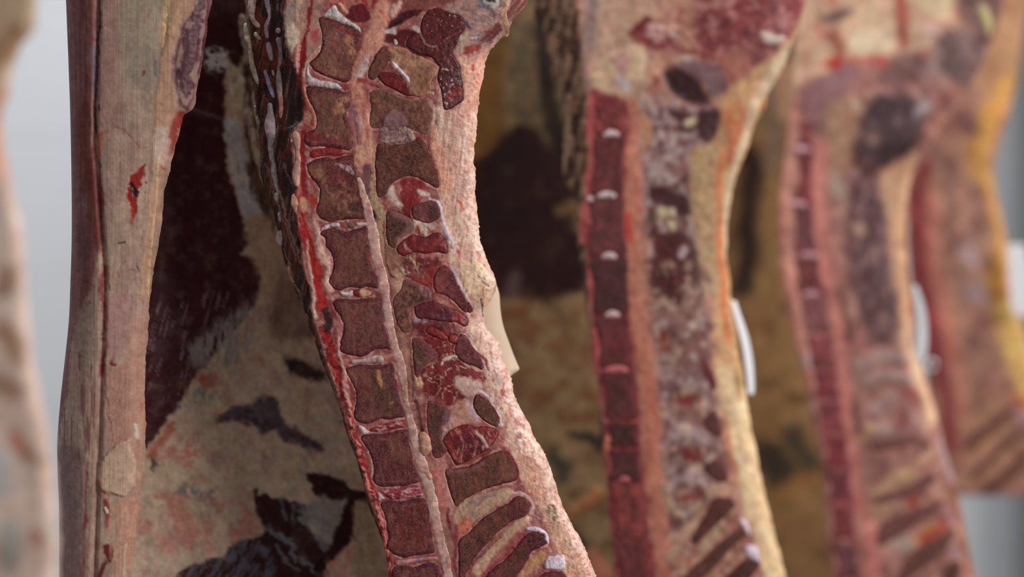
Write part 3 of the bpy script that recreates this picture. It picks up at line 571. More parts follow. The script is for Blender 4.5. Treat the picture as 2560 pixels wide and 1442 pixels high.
RB = [
 ('A 1040,380 1075,350 1130,370 1160,400 1150,440 1100,470 1060,540 1000,600 960,560 1000,450', (118, 74, 60), None, (120, 50, 50)),
 ('A 1100,345 1200,350 1260,370 1300,400 1400,440 1480,490 1485,560 1440,600 1432,680 1370,722 1290,712 1250,640 1200,560 1140,490 1110,430', (176, 142, 112), lambda q: q.mottle(7, 16, 16, .5, .66, (206, 176, 130), .8).fill('A 1280,560 1410,560 1430,680 1370,715 1300,700', (160, 128, 96), soft=6).stroke('A 1250,640,6 1300,705,8 1370,722,8 1430,680,6', (190, 110, 84), soft=3), (190, 130, 100)),
 ('A 980,690 1060,668 1130,690 1220,730 1300,747 1400,742 1420,800 1440,880 1422,930 1427,990 1400,1010 1340,992 1260,970 1100,960 1000,962 970,920 985,820 975,740', (108, 76, 60), lambda q: q.mottle(8, 7, 7, .5, .64, (150, 106, 80), .7).fill('A 1070,940 1080,870 1150,828 1220,850 1250,930 1200,970 1080,965', (146, 116, 124), soft=6, h=1.5), (150, 110, 90)),
 ('A 1032,1090 1060,1080 1140,1092 1230,1072 1310,1042 1340,1032 1390,1070 1422,1150 1452,1230 1492,1340 B 1496,190 1475,208 1400,170 1330,130 1260,120 1180,150 1130,190 1100,250 1060,282 1030,262 1020,150 1015,0', (92, 56, 44), lambda q: q.mottle(10, 6, 6, .52, .66, (132, 90, 70), .7), (104, 34, 38)),
 ('B 1290,400 1300,350 1380,312 1440,305 1482,340 1507,400 1490,440 1430,470 1350,462 1310,450', (112, 62, 64), lambda q: q.fill('B 1420,340 1500,360 1500,440 1430,450', (74, 46, 40), soft=7), (110, 44, 56)),
 ('B 1100,392 1150,380 1210,400 1270,430 1300,470 1290,522 1240,570 1190,612 1170,662 1120,640 1100,600 1095,500', (86, 60, 44), lambda q: q.stroke('B 1150,395,16 1240,430,24 1290,490,26 1230,570,18 1180,640,10', (156, 122, 122), soft=8), (150, 80, 80)),
 ('B 1230,900 1290,902 1400,950 1442,1000 1420,1060 1350,1082 1290,1120 1270,1180 1290,1260 1240,1300 1190,1250 1160,1150 1150,1050 1200,980', (112, 80, 66), lambda q: q.mottle(12, 6, 7, .48, .6, (148, 108, 88), .8).stroke('B 1380,970,30 1420,1010,30', (176, 146, 152), soft=7).mottle(15, 9, 9, .5, .6, (64, 38, 34), .7), (150, 90, 84)),
 ('B 1490,812 1540,800 1582,840 1612,890 1642,960 1692,1040 1712,1100 1700,1142 1660,1120 1600,1060 1530,1010 1470,990 1450,900', (128, 62, 64), lambda q: q.stroke('B 1570,850,20 1640,980,24 1690,1110,20', (84, 24, 40), soft=6), (100, 26, 44)),
 ('C 630,62 680,62 740,110 782,160 742,192 690,232 658,300 640,240 630,130', (100, 72, 58), lambda q: q.fill('C 680,60 770,130 770,180 720,190 680,120', (124, 70, 88), soft=8).mottle(18, 6, 6, .5, .6, (146, 112, 86), .7), (130, 50, 66)),
 ('C 885,70 905,48 930,45 970,100 1010,150 1042,212 1032,242 990,220 930,200 880,150', (104, 48, 54), None, (84, 20, 40)),
 ('C 720,430 790,440 842,480 830,540 800,580 800,640 830,700 790,752 750,740 730,650 715,560', (98, 62, 54), lambda q: q.stroke('C 830,490,12 815,580,12 810,660,14', (150, 130, 142), soft=8), (140, 60, 66)),
 ('C 985,402 1010,386 1060,420 1100,470 1122,530 1120,572 1080,560 1020,512 985,460', (88, 58, 42), None, (90, 22, 36)),
 ('C 820,822 880,812 960,800 1040,752 1130,715 1180,725 1222,790 1242,840 1230,882 1170,900 1090,922 1010,950 930,992 880,1032 850,960 830,890', (108, 70, 52), lambda q: q.stroke('C 830,820,16 950,810,18 1050,770,14', (156, 116, 116), soft=7), (96, 28, 40)),
 ('C 900,1230 960,1180 1040,1100 1120,1050 1190,1010 1232,976 1280,990 1306,1030 1300,1072 1260,1100 1200,1122 1130,1180 1060,1250 1000,1320 950,1400 920,1470 900,1450 896,1330', (104, 64, 52), lambda q: q.fill('C 1180,1010 1290,990 1300,1070 1200,1110', (104, 42, 44), soft=9), (96, 24, 44)),
 ('C 1050,1442 1110,1380 1180,1330 1250,1240 1300,1190 1350,1180 1390,1200 1412,1240 1370,1272 1320,1300 1280,1370 1230,1442 1150,1540 1060,1600 1020,1500', (98, 54, 46), lambda q: q.fill('C 1280,1200 1400,1200 1400,1260 1310,1290', (84, 26, 34), soft=9), (100, 24, 48)),
 ('C 1330,1480 1370,1442 1400,1417 1470,1410 1512,1430 1522,1500 1440,1640 1330,1640', (96, 40, 44), None, (100, 24, 44)),
]

MU = [
 ('E 880,140 1000,110 1150,160 1280,200 1345,270 1340,370 1290,450 1260,520 1230,600 1190,680 1240,780 1290,850 1300,960 1320,1080 1330,1170 1320,1280 1240,1350 1150,1400 1080,1400 1060,1260 1040,1150 1000,1020 1010,900 1020,850 940,760 880,720 780,700 680,650 600,590 620,500 700,420 790,450 780,330 800,250', (80, 22, 28),
  lambda q: q.mottle(11, 22, 30, .5, .7, (106, 38, 42), .8).mottle(12, 30, 5, .6, .8, (60, 14, 22), .8, poly='E 1000,720 1340,720 1340,1400 1000,1400').stroke('E 790,450,5 850,560,6 920,600,7 990,590,5', (196, 156, 144), soft=1.6, h=.6).stroke('E 1090,530,4 1200,450,5 1280,400,4', (166, 96, 96), soft=2).spots(13, 26, (1100, 195, 1135, 262), 2, (220, 206, 208), .9).spots(14, 22, (1050, 30, 1150, 130), 1.4, (206, 180, 176)).stroke('E 1070,890,14 1120,890,14', (222, 206, 200), soft=2, warp=6, h=.6).stroke('E 1160,1250,60 1220,1200,60 1290,1160,40', (128, 30, 30), soft=7)),
 ('A 1030,562 1100,542 1180,562 1240,602 1280,670 1302,722 1240,712 1160,672 1080,630', (108, 24, 30), None),
 ('B 1190,640 1230,602 1300,562 1400,572 1480,542 1540,592 1562,650 1552,702 1480,692 1400,702 1300,690 1235,720 1180,690', (122, 32, 42), lambda q: q.stroke('B 1225,610,4 1250,660,7 1300,700,9', (206, 160, 156), soft=2, h=.6).mottle(13, 8, 10, .5, .7, (92, 18, 28), .7)),
 ('B 1310,1130 1330,1082 1420,1062 1500,1080 1600,1120 1680,1160 1712,1210 1690,1252 1630,1220 1540,1212 1450,1200 1390,1190 1330,1180', (98, 32, 46), lambda q: q.fill('B 1600,1120 1720,1180 1700,1260 1620,1210', (150, 34, 40), soft=7)),
 ('C 810,640 850,592 930,560 1000,570 1060,570 1122,600 1112,650 1070,702 1000,740 930,780 880,792 850,740 820,690', (132, 32, 36), lambda q: q.fill('C 890,600 1020,610 1060,690 960,760 880,700', (106, 30, 46), soft=8).mottle(14, 3, 22, .55, .7, (214, 150, 150), .75, poly='C 880,680 1060,660 1060,720 900,800', ang=.1).stroke('C 1000,590,6 1030,640,9 1062,690,6', (222, 180, 164), soft=2, h=.8).mottle(16, 4, 26, .6, .72, (200, 120, 104), .7, ang=-.6)),
 ('B 1460,1060 1510,1110 1500,1120 1440,1080', (110, 26, 40), None),
 ('B 1712,1060 1745,1120 1735,1146 1708,1140', (110, 26, 46), None),
 ('B 1410,1250 1480,1262 1560,1330 1530,1352 1440,1320 1400,1290', (136, 36, 36), None),
 ('B 1570,1312 1640,1322 1620,1380 1570,1360', (140, 38, 40), None),
 ('B 1660,1310 1720,1330 C 950,60 960,90 900,40', (120, 40, 56), None),
]

# pale cartilage and gristle lining every sawn bone, dark blood line just outside it
n_ops = len(p.ops); halo = []
for k_, b_ in enumerate([v_[0] for v_ in vert]+[r_[0] for r_ in RB]):
    pts_ = Z(b_); pts_.append(pts_[0])
    p.stroke(pts_, (150, 62, 62), soft=5, warp=4, w=13, a=.7); p.stroke(pts_, (214, 160, 150), soft=3.5, warp=6, w=4.5, a=.8, h=.4, tex=(60+k_, 16, 18, .28, .55, 0, False))
p.ops = p.ops[:5]+p.ops[n_ops:]+p.ops[5:n_ops]
for b_ in [v_[0] for v_ in vert]+[r_[0] for r_ in RB]+[m_[0] for m_ in MU]: p.fill(b_, None, soft=4, warp=0, h=-1.3)
trunk = MS.build('carcass_flesh', p, 'flesh', main, back=(150, 112, 92), nb=12)
for i, (pl, fn) in enumerate(vert):
    q = bonepaint(c=(112, 62, 56) if i < 6 else (104, 42, 44), e=(84, 28, 38), seed=100+i*7); fn(q)
    bp_ = np.array(smooth(Z(pl), True, 4)); xs_ = np.linspace(bp_[:, 0].min()+9, bp_[:, 0].max()-9, 9)
    def env(x_, f): 
        m_ = np.abs(bp_[:, 0]-x_) < 9
        return f(bp_[m_, 1])
    for f_, o_ in ((np.min, 13), (np.max, -13)):   # growth plates near both ends of the bone
        ln_ = [(float(x_), float(env(x_, f_)+o_)) for x_ in xs_]
        q.stroke([(a_, b_-o_*.45) for a_, b_ in ln_], (92, 30, 42), soft=5, warp=3, w=5, a=.75)
        q.stroke(ln_, (168, 112, 112), soft=1.4, warp=3, w=.8, a=.6)
    q.mottle(130+i, 5, 40, .5, .7, (134, 92, 80), .45)
    patch('vertebra', MS, pl, q, 'bone', main, lift=.8, rnd=5, rim=VR if i < 3 else (88, 28, 48), rimw=7 if i < 3 else 11)
disc = [
 ('A 620,120 690,38 720,38 750,90 820,150 900,200 905,245 830,200 740,170 680,130', (220, 210, 206)),
 ('A 512,482 528,550 578,592 680,606 742,628 772,660 740,674 660,664 590,654 528,648 498,600 496,520', (222, 206, 210)),
 ('A 540,1130 640,1102 760,1120 792,1150 740,1172 640,1170 560,1190 525,1170', (156, 42, 48)),
 ('B 605,520 640,482 700,466 745,470 745,505 680,512 625,530', (222, 196, 202)),
 ('B 745,990 800,982 850,976 852,1020 780,1030', (226, 210, 200)),
 ('C 270,182 330,175 400,156 450,160 455,195 400,205 320,205 280,212', (220, 180, 174)),
 ('C 308,555 345,572 382,602 335,618', (230, 206, 206)),
 ('C 428,945 452,970 475,985 430,1003', (230, 200, 204)),
 ('C 450,940 560,930 650,910 682,932 690,972 600,986 500,990', (170, 66, 80)),
 ('C 372,592 430,562 550,540 590,570 500,590 430,608', (150, 52, 60)),
 ('C 530,1345 640,1332 762,1322 772,1345 700,1350 600,1372 540,1382', (214, 150, 150)),
 ('B 870,462 945,468 955,500 885,503', (216, 186, 174)),
]
for i, (pl, c) in enumerate(disc):
    q = Paint(c, 0.7); q.mottle(300+i, 8, 8, .5, .7, tuple(int(v*.82) for v in c), .7)
    if i == 0: q.stroke('A 700,50,16 780,140,12', (226, 222, 222), soft=5)
    if i in (8, 9): q.mottle(320+i, 14, 4, .5, .62, (226, 176, 170), .8)
    if i == 10: q.fill('C 640,1320 700,1320 700,1350 640,1350', (190, 156, 176), soft=5)
    patch('intervertebral_disc', MS, pl, q, 'fat', main, lift=1.3, rnd=8, step=2.5, rim=tuple(int(v*.8) for v in c), rimw=2, dome=.8)
q = Paint((190, 96, 84), .8); q.fill('B 850,955 920,955 920,1030 850,1030', (150, 52, 34), soft=4).fill('B 920,960 1010,975 960,1035 920,1030', (222, 176, 140), soft=4)
tube('disc_fragment', MS, 'B 850,993,20 885,995,32 930,1000,32 985,1000,14', q, 'fat', main, flat=.7, lift=.8)
q = Paint((226, 206, 160), .2)
tube('bone_crumb', MS, 'C 425,180,8 445,165,14 450,195,12', q, 'bone', main, flat=.8, lump=.5)
q = Paint((110, 90, 64), .2)
tube('bone_crumb', MS, 'B 790,450,12 830,490,28 860,505,22', q, 'bone', main, flat=.5, lump=.5)

for i, (pl, c, fn, e) in enumerate(RB):
    q = Paint(c, .2); q.mottle(200+i*5, 20, 22, .45, .7, tuple(min(255, int(v*1.25)) for v in c), .6); q.mottle(203+i*5, 8, 9, .55, .75, tuple(int(v*.7) for v in c), .6)
    if fn: fn(q)
    patch('spinous_process', MS, pl, q, 'bone', main, lift=.8, rnd=5, rim=e, rimw=6)
for i, (pl, c, fn) in enumerate(MU):
    q = Paint(c, .55); q.mottle(400+i*5, 14, 16, .5, .72, tuple(min(255, int(v*1.3)) for v in c), .6)
    if fn: fn(q)
    patch('muscle', MS, pl, q, 'muscle', main, lift=.6, rnd=6, rim=tuple(int(v*.8) for v in c), rimw=4, step=2.5 if i == 0 else 3)
for pl in ('C 1290,1182 1288,1155 1340,1148 1392,1170 1422,1212 1420,1252 1400,1240 1380,1200 1330,1182', 'C 1402,1330 1450,1315 1512,1320 1512,1400 1440,1402 1395,1392', 'A 1130,465 1160,462 1220,520 1280,590 1270,630 1200,560 1140,500'):
    q = Paint((228, 208, 220), .6); q.spots(20, 16, (1320, 1310, 1420, 1430), 1.2, (170, 60, 110)); patch('cartilage_cap', MS, pl, q, 'fat', main, lift=2.0, rnd=8, step=2.5, dome=.6, label='white cartilage cap')
q = Paint((150, 112, 118), .8); q.mottle(7, 8, 6, .45, .6, (190, 164, 150), .8).spots(8, 14, (975, 305, 1035, 352), 2.5, (206, 176, 130), h=1).mottle(9, 6, 6, .6, .7, (110, 60, 66), .8)
patch('joint_capsule', MS, 'A 1060,930 1150,900 1240,930 1300,990 1320,1050 1280,1080 1180,1090 1080,1080 1040,1040 1040,980', q, 'flesh', main, lift=1.1, rnd=12, dome=.7)
# spinal cord
q = Paint((218, 172, 160), .85); q.mottle(1, 9, 14, .55, .72, (190, 120, 116), .6).mottle(2, 7, 9, .55, .75, (232, 206, 196), .6)
q.stroke('C 590,300,12 600,420,14', (190, 150, 130), soft=5).stroke('C 700,840,14 730,960,14', (204, 170, 156), soft=5)
tube('spinal_cord', MS, 'B 885,130,20 910,190,24 925,260,28 960,380,40 1000,560,44 1020,700,44 1070,880,44 1095,1040,40 1120,1200,38 1160,1400,32 C 545,160,30 580,320,24 590,430,20 625,570,26 650,680,30 690,810,32 730,950,32 765,1110,36 795,1250,34 830,1400,30 o 1135,1560,12', q, 'cord', main, flat=.30, lump=.12, lift=.2, label='pink spinal cord')
q = Paint((216, 164, 138), .7)
tube('nerve_bulge', MS, 'C 680,600,24 700,650,34 705,700,30 700,740,10', q, 'cord', main, flat=.5, lift=1)
tube('nerve_bulge', MS, 'C 700,830,12 725,850,16 735,880,10', q, 'cord', main, flat=.4, lift=1)
# strands of fat and vessel on the dark side
wl, cr, pk = (170, 156, 164), (190, 178, 156), (206, 168, 152)
for i, (pl, c) in enumerate((
 ('D 215,-300,60 210,20,75 205,130,70 215,230,50 270,310,45 320,370,32', (204, 176, 170)), ('D 75,270,36 110,420,60 140,540,55 160,640,36 180,800,50 210,950,60 250,1100,45 285,1230,12', cr),
 ('D 230,440,40 290,500,45 335,560,30', cr), ('D 440,-300,60 450,0,50 470,100,50 480,230,26 445,340,50 440,450,50 450,550,36', wl),
 ('D 460,600,40 490,740,50 510,890,36', wl), ('D 660,430,36 580,460,50', (206, 164, 166)), ('D 620,540,45 650,720,40 650,900,34 620,1000,24 630,1200,48 640,1442,50', (166, 142, 140)),
 ('D 400,1010,36 440,1150,48 490,1300,48 540,1442,32', (150, 140, 168)), ('D 520,1020,32 540,1120,18', wl),
 ('F 470,130,50 490,280,75 500,480,105 520,620,105 500,760,70 510,900,56 530,1050,48 560,1300,36 600,1500,20', (176, 160, 164)),
 ('F 640,0,40 655,150,44 650,300,40 640,380,14', (200, 142, 124)), ('F 215,150,26 245,300,34 285,420,36 290,520,12', (150, 132, 108)),
 ('F 890,590,40 915,700,44 925,850,36 935,1000,36 915,1150,50 905,1300,52 930,1420,30', (214, 164, 146)), ('F 810,730,36 850,732,40', (206, 176, 160)),
 ('B 262,235,20 268,310,18', cr), ('B 282,385,16 290,460,14', pk), ('B 290,520,20 288,590,32 292,640,20', (204, 184, 186)), ('B 355,790,18 372,870,18 395,920,12', pk),
 ('B 405,250,18 410,330,22 420,390,10', (206, 150, 132)), ('A 600,0,14 640,120,14 B 200,60,3', cr)) ):
    if i == 19: continue
    q = Paint(c, .8); q.mottle(500+i, 7, 9, .5, .7, tuple(int(v*.75) for v in c), .5)
    tube('fat_strand', MS, pl, q, 'fat', main, flat=.55, lump=.16, seed=i, lift=.6)
q = Paint((222, 176, 142), .7)
tube('fat_lobe', MS, 'E 1880,-40,40 1870,100,24 1850,200,34 1865,300,44 1875,380,42 1890,430,26', q, 'fat', main, flat=.7, lift=0)
tube('bone_splinter', MS, 'E 440,500,24 460,545,42 470,585,12', Paint((214, 206, 182), .2), 'bone', main, flat=.6, lump=.3, label='small white splinter of bone')
for pl in ('A 1088,1276,14 1108,1284,18', 'A 1065,1325,12 1092,1335,13', 'A 1135,1290,20 1165,1315,12', 'A 1400,690,20 1460,705,20'):
    tube('bone_crumb', MS, pl, Paint((206, 190, 162), .3), 'bone', main, flat=.6, lump=.3)

# inner wall of the chest, behind and to the left of the backbone
def cav_dep(x, y, L, R): return 0.05*np.sin(np.clip((x-L)/(R-L), 0, 1)*math.pi)+0.012*(fbm(x/90, y/120, 8, 2)-.5)
CS = Side(2.50, [(235, -140), (235, 1560)], [(960, -140), (980, 600), (1060, 1000), (1180, 1560)], -130, 1555, step=3.5, rL=60, rR=60, thick=0.05, dep=cav_dep, rag=1)
g = Paint((204, 178, 156), .4, vary=.6)
g.mottle(1, 60, 70, .45, .65, (206, 180, 150), .7).mottle(2, 40, 50, .55, .7, (176, 130, 116), .5).mottle(3, 30, 30, .6, .75, (170, 166, 150), .5)
g.fill('o 515,-200 620,-200 600,60 590,130 560,118 545,180 550,260 548,330 552,400 575,480 600,560 613,600 590,632 626,640 637,680 635,750 600,790 560,850 520,900 480,940 450,985 420,1040 380,1092 350,1120 300,1000 340,780 370,600 400,400 440,260 470,180 490,100', (70, 22, 30), soft=5, warp=6, wet=.6)
g.mottle(4, 5, 50, .62, .76, (150, 120, 134), .7, poly='o 380,760 600,740 560,860 480,950 400,1040 360,1000', ang=.25, wet=1)
g.fill('o 460,870 600,760 640,800 600,900 500,930', (150, 142, 138), soft=14, warp=8, tex=(5, 6, 40, .35, .6, .1, False))
g.fill('o 552,125 604,140 606,230 598,262 570,264 556,220', (212, 198, 170), soft=4, h=3)
g.fill('o 500,110 550,112 548,160 500,162', (214, 212, 210), soft=8, warp=7, tex=(6, 12, 8, .3, .5, 0, False))
g.fill('o 550,290 585,292 604,380 640,480 650,560 600,540 572,450 556,380', (200, 202, 206), soft=7, warp=6, tex=(7, 7, 50, .1, .45, -.1, False), h=2)
g.stroke('o 470,268,5 520,282,4 548,290,4', (110, 84, 96), soft=4, h=1)
g.fill('o 600,0 640,0 660,420 680,560 620,480 604,300', (120, 96, 76), soft=10, warp=8).mottle(24, 7, 40, .5, .62, (52, 34, 28), .8, poly='o 590,-200 660,-200 680,560 620,480 600,300', ang=-.05, h=-2)
g.fill('K 1560,-100 1760,0 1770,430 1700,440 1640,330 1600,120', (62, 30, 30), soft=7, warp=6)
g.fill('o 660,690 760,700 800,820 720,860 660,820', (116, 86, 74), soft=20, warp=8, a=.8)  # shade of the backbone on the lining, painted in as soft brown
g.fill('o 600,560 660,540 690,640 650,780 600,860 640,720', (190, 160, 136), soft=16, warp=8)
g.fill('M 1410,430 1450,355 1560,322 1680,280 1780,262 1822,340 1900,460 2000,520 2125,602 2050,630 1960,580 1850,560 1780,500 1720,520 1650,450 1500,440', (86, 70, 84), soft=8, warp=8, a=.95, h=-2).mottle(9, 9, 12, .5, .66, (60, 36, 46), .7, poly='M 1410,430 1450,355 1560,322 1700,380 1900,480 2125,602 1960,600 1780,500 1500,440')
g.fill('M 1130,920 1180,850 1280,860 1340,890 1440,840 1455,900 1400,960 1330,970 1240,930 1160,940', (104, 110, 116), soft=10, warp=10, a=.85, tex=(10, 10, 12, .3, .55, 0, False))
g.fill('M 1230,220 1420,230 1440,270 1300,330 1180,330', (140, 142, 140), soft=12, warp=10, a=.8, tex=(11, 6, 12, .3, .55, 0, False))
g.fill('M 1860,-10 2000,10 2160,140 2120,165 1990,150 1890,80', (54, 30, 30), soft=12, warp=8)
g.fill('M 1090,560 1280,540 1320,600 1240,740 1190,690 1020,690', (196, 110, 100), soft=14, warp=12, a=.8, tex=(12, 20, 20, .25, .55, 0, False))
g.fill('M 1280,110 1400,95 1400,180 1300,190', (172, 76, 72), soft=12, warp=10, a=.85)
g.fill('M 940,640 1000,560 1100,430 1130,460 1000,650', (176, 106, 84), soft=6, warp=6)
g.stroke('M 990,670,20 1000,720,16', (70, 66, 72), soft=6, warp=6)
g.mottle(13, 30, 40, .5, .66, (204, 132, 118), .7, poly='M 900,900 1600,1000 1600,1300 1000,1300 900,1200')
g.mottle(14, 30, 30, .55, .7, (166, 160, 116), .6, poly='M 980,1200 1250,1200 1250,1420 980,1420')
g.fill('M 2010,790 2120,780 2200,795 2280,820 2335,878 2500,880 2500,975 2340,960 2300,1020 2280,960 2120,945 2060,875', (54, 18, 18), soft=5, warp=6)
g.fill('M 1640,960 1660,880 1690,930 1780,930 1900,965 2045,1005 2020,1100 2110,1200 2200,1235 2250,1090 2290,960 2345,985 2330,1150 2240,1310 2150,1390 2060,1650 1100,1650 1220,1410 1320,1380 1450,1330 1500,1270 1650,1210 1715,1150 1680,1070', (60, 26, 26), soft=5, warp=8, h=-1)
g.fill('M 1100,1650 1220,1410 1320,1380 1450,1330 1500,1270 1650,1215 1760,1300 1800,1442 1800,1650', (104, 98, 110), soft=8, warp=8, tex=(15, 5, 26, .42, .58, .5, False))
for s_ in ('M 1720,1130,8 1860,1210,14 1960,1330,12 2050,1442,16', 'M 2020,1010,16 2110,1100,22 2180,1200,22', 'M 1950,960,14 2020,1130,8', 'M 2080,1180,10 2160,1280,20', 'M 1800,1250,8 1930,1420,10', 'M 1850,960,6 1880,1060,5', 'M 1930,1000,5 1935,1080,6'):
    g.stroke(s_, (140, 140, 146), soft=6, warp=10, a=.9, h=1)
g.fill('M 2040,980 2280,950 2230,1120 2190,1240 2090,1170 2010,1090', (150, 146, 142), soft=10, warp=10, a=.85)
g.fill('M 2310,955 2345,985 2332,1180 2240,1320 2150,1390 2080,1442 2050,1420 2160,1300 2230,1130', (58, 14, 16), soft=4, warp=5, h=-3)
g.stroke('M 2340,1100,5 2320,1220,5', (196, 150, 136), soft=3)
g.fill('M 2100,1650 2140,1400 2260,1290 2330,1270 2330,1400 2250,1650', (204, 150, 136), soft=8, warp=10, tex=(16, 12, 20, .25, .5, .3, False))
g.stroke('M 2320,1200,14 2380,1220,14', (56, 30, 30), soft=5, warp=7)
g.fill('M 2350,1000 2450,1000 2560,1442 2560,1650 2350,1650 2340,1300', (182, 154, 126), soft=12)
CS.build('rib_lining', g, 'cavity', main, back=(150, 110, 90))
for i_, pl in enumerate(('o 608,-20,9 612,60,12 622,120,9 630,170,6', 'o 590,20,8 598,90,10 606,150,8', 'o 622,180,8 632,240,11 640,300,9 648,360,5', 'o 612,260,7 622,330,10 636,400,9 652,460,5', 'o 600,200,8 606,280,8 616,340,5', 'o 632,60,7 640,130,9 644,190,6')):
    q = Paint(((196, 184, 160), (178, 166, 156), (206, 196, 176))[i_ % 3], .8); q.mottle(40+i_, 8, 12, .5, .7, (130, 104, 90), .7); tube('fat_strand', CS, pl, q, 'fat', main, flat=.7, lump=.3, seed=60+i_)
for pl in ('o 560,140,16 575,200,20 585,250,18', 'o 562,290,10 575,360,12 600,450,14 620,520,8', 'o 640,40,10 632,150,10 636,260,10 645,380,8'):
    q = Paint((186, 178, 158), .6); q.mottle(4, 8, 16, .5, .7, (150, 140, 140), .6); tube('fat_strand', CS, pl, q, 'fat', main, flat=.5)

# ------------------------------------------------------------ the long flank strip at the left
flank = thing('beef_flank', 'long pale strip of beef covered in silvery membrane, hanging in front of the white wall', 'meat', (-0.36, 2.41, 2.05))
fL = 'o 140,-140 146,0 152,150 157,300 160,480 160,600 157,700 153,800 143,900 132,1000 124,1100 124,1180 128,1300 128,1560'
fR = 'o 530,-140 521,0 512,50 502,130 489,200 478,262 452,286 440,330 425,390 405,470 390,600 372,700 365,780 358,880 354,1000 355,1100 349,1200 336,1300 324,1442 314,1560'
def f_dep(x, y, L, R):
    c = 238+0*y; e = np.clip(1-np.abs(x-(np.interp(y, [0, 350, 700, 1442], [243, 236, 262, 235])))/14, 0, 1)
    return 0.006*e*e+0.010*((x-(L+R)/2)/(R-L)*2)**2
FS = Side(2.37, fL, fR, -130, 1555, step=2.5, rL=95, rR=40, thick=0.05, dep=f_dep, rag=1.4, jag=0)
g = Paint((196, 166, 150), .35, vary=.55, tint=(.86, .80, .78))
g.mottle(1, 8, 160, .45, .65, (178, 150, 138), .7).mottle(2, 30, 90, .5, .7, (214, 190, 166), .6)
g.fill('K 400,-300 700,-300 735,0 735,300 700,600 690,900 700,1200 L 760,-20 770,400 720,520 700,700 620,900 520,1100 480,1500 M 300,600 280,700 360,0 L 380,900 440,0 K 440,0', (150, 98, 96), soft=9, warp=5).mottle(3, 7, 120, .45, .65, (122, 66, 70), .7, poly='K 400,-300 700,-300 735,0 720,600 700,1200 L 760,-20 750,400 680,600 560,1000 400,1000 440,0')
g.fill('K 560,900 600,780 650,680 690,900 715,1150 750,1442 L 770,0 770,360 740,440 690,300 660,0 K 600,1442 570,1200', (128, 54, 44), soft=12, warp=5, a=.85, tex=(4, 6, 90, .15, .4, 0, False))
g.fill('K 880,60 1230,-100 1220,400 1160,600 1130,900 1000,700 900,450', (180, 176, 150), soft=16, warp=6, a=.6, tex=(5, 8, 90, .2, .5, 0, False))
g.fill('K 960,380 1130,380 1180,500 1150,600 1000,640', (164, 158, 144), soft=16, a=.5)
g.fill('K 740,-200 900,-200 900,200 880,500 900,900 740,900 720,400', (190, 152, 140), soft=12, a=.8)
g.fill('K 1250,-200 1420,-200 1330,150 1290,400 1310,700 1320,850 1240,1250 1180,1442 L 1200,0 1160,300 1130,560 1110,800 1050,800 1060,500 1090,200 1110,0 K 1130,1200 1160,800 1200,500 1250,200', (208, 168, 140), soft=6, warp=4, h=1.2)
g.stroke('K 1245,-50,26 1240,120,24 1210,320,10', (216, 196, 146), soft=5)
g.fill('K 1480,-200 1600,-200 1570,0 1545,200 1500,500 1440,740 1385,830 1340,760 1300,600 1295,480 1320,330 1370,160 1420,40', (128, 76, 88), soft=7, warp=4, wet=.6).mottle(6, 10, 60, .5, .66, (92, 44, 56), .7, poly='K 1500,-200 1600,-200 1545,200 1500,500 1385,830 1300,500 1370,200', ang=.2)
g.fill('K 1380,-200 1500,-200 1440,50 1350,200 1260,380 1250,200', (200, 162, 132), soft=6, tex=(7, 5, 40, .2, .5, .35, False), h=1)
g.fill('K 1340,830 1370,850 1330,960 1290,1100 1230,1280 1200,1200 1250,1000 1290,880', (176, 72, 60), soft=4, warp=5)
g.fill('K 1150,980 1250,980 1250,1230 1180,1240 1140,1200', (226, 204, 188), soft=7, a=.85)
g.stroke('K 735,-50,8 740,200,9 725,450,10 705,700,9 715,950,8 740,1150,6 755,1442,6', (96, 54, 52), soft=3, h=-2.5)
g.stroke('K 700,350,14 700,560,14 690,690,8', (132, 116, 138), soft=4)
g.stroke('K 740,790,8 745,830,5', (60, 16, 16), soft=2)
for q_ in ('K 720,1040,4 790,985,5 880,960,4 950,1000,5 1000,1060,5 1060,1110,4 1130,1110,3', 'L 945,600,3 990,580,4 1030,600,3', 'L 880,640,4 900,560,3 940,520,3', 'L 780,420,4 790,520,4 815,740,3', 'M 705,250,4 750,360,4 840,80,2', 'M 690,10,3 700,250,4 730,450,4 735,560,3'):
    g.stroke(q_, (186, 110, 92), soft=2.5, warp=4, a=.8, h=-.8)
g.fill('K 720,1000 780,990 770,1150 740,1190 715,1120', (196, 122, 100), soft=5)
g.fill('K 955,1442 975,1350 1040,1270 1090,1240 1060,1340 1030,1442 L 1020,60 1010,140 985,200 970,100 945,30', (170, 34, 26), soft=3, warp=5, h=-1, wet=.9)
g.stroke('K 985,1380,16 1020,1442,20 L 1000,0,18 1020,30,10', (60, 14, 14), soft=3, h=-1)
g.stroke('L 985,120,14 990,200,12 980,230,6', (196, 70, 50), soft=4, a=.8)
for q_ in ('K 695,290,9 695,300,7', 'K 640,555,8 645,565,8', 'K 1080,530,7 1078,570,4', 'L 668,820,9 670,835,7', 'L 645,680,8 660,690,4', 'L 1085,0,5 1087,6,4', 'K 985,360,4 983,380,3', 'K 1090,1360,8 1092,1375,7', 'L 872,1340,7 874,1350,5'):
    g.stroke(q_, (140, 22, 24), soft=2, a=.95)
g.stroke('L 1150,-2,2 895,378,8 920,376,6', (60, 62, 56), soft=1.5, a=0)
g.stroke('L 880,380,6 930,376,6', (66, 66, 60), soft=2); g.stroke('L 1022,540,4 1040,590,4', (60, 56, 52), soft=1.5)
g.stroke('K 1175,460,8 1160,560,10', (116, 116, 126), soft=4)
g.stroke('L 770,560,16 760,700,24 770,850,14 800,950,16 775,1050,8', (150, 66, 72), soft=6, warp=6)
g.stroke('L 790,940,10 805,970,12 775,1020,8', (170, 24, 44), soft=2.5)
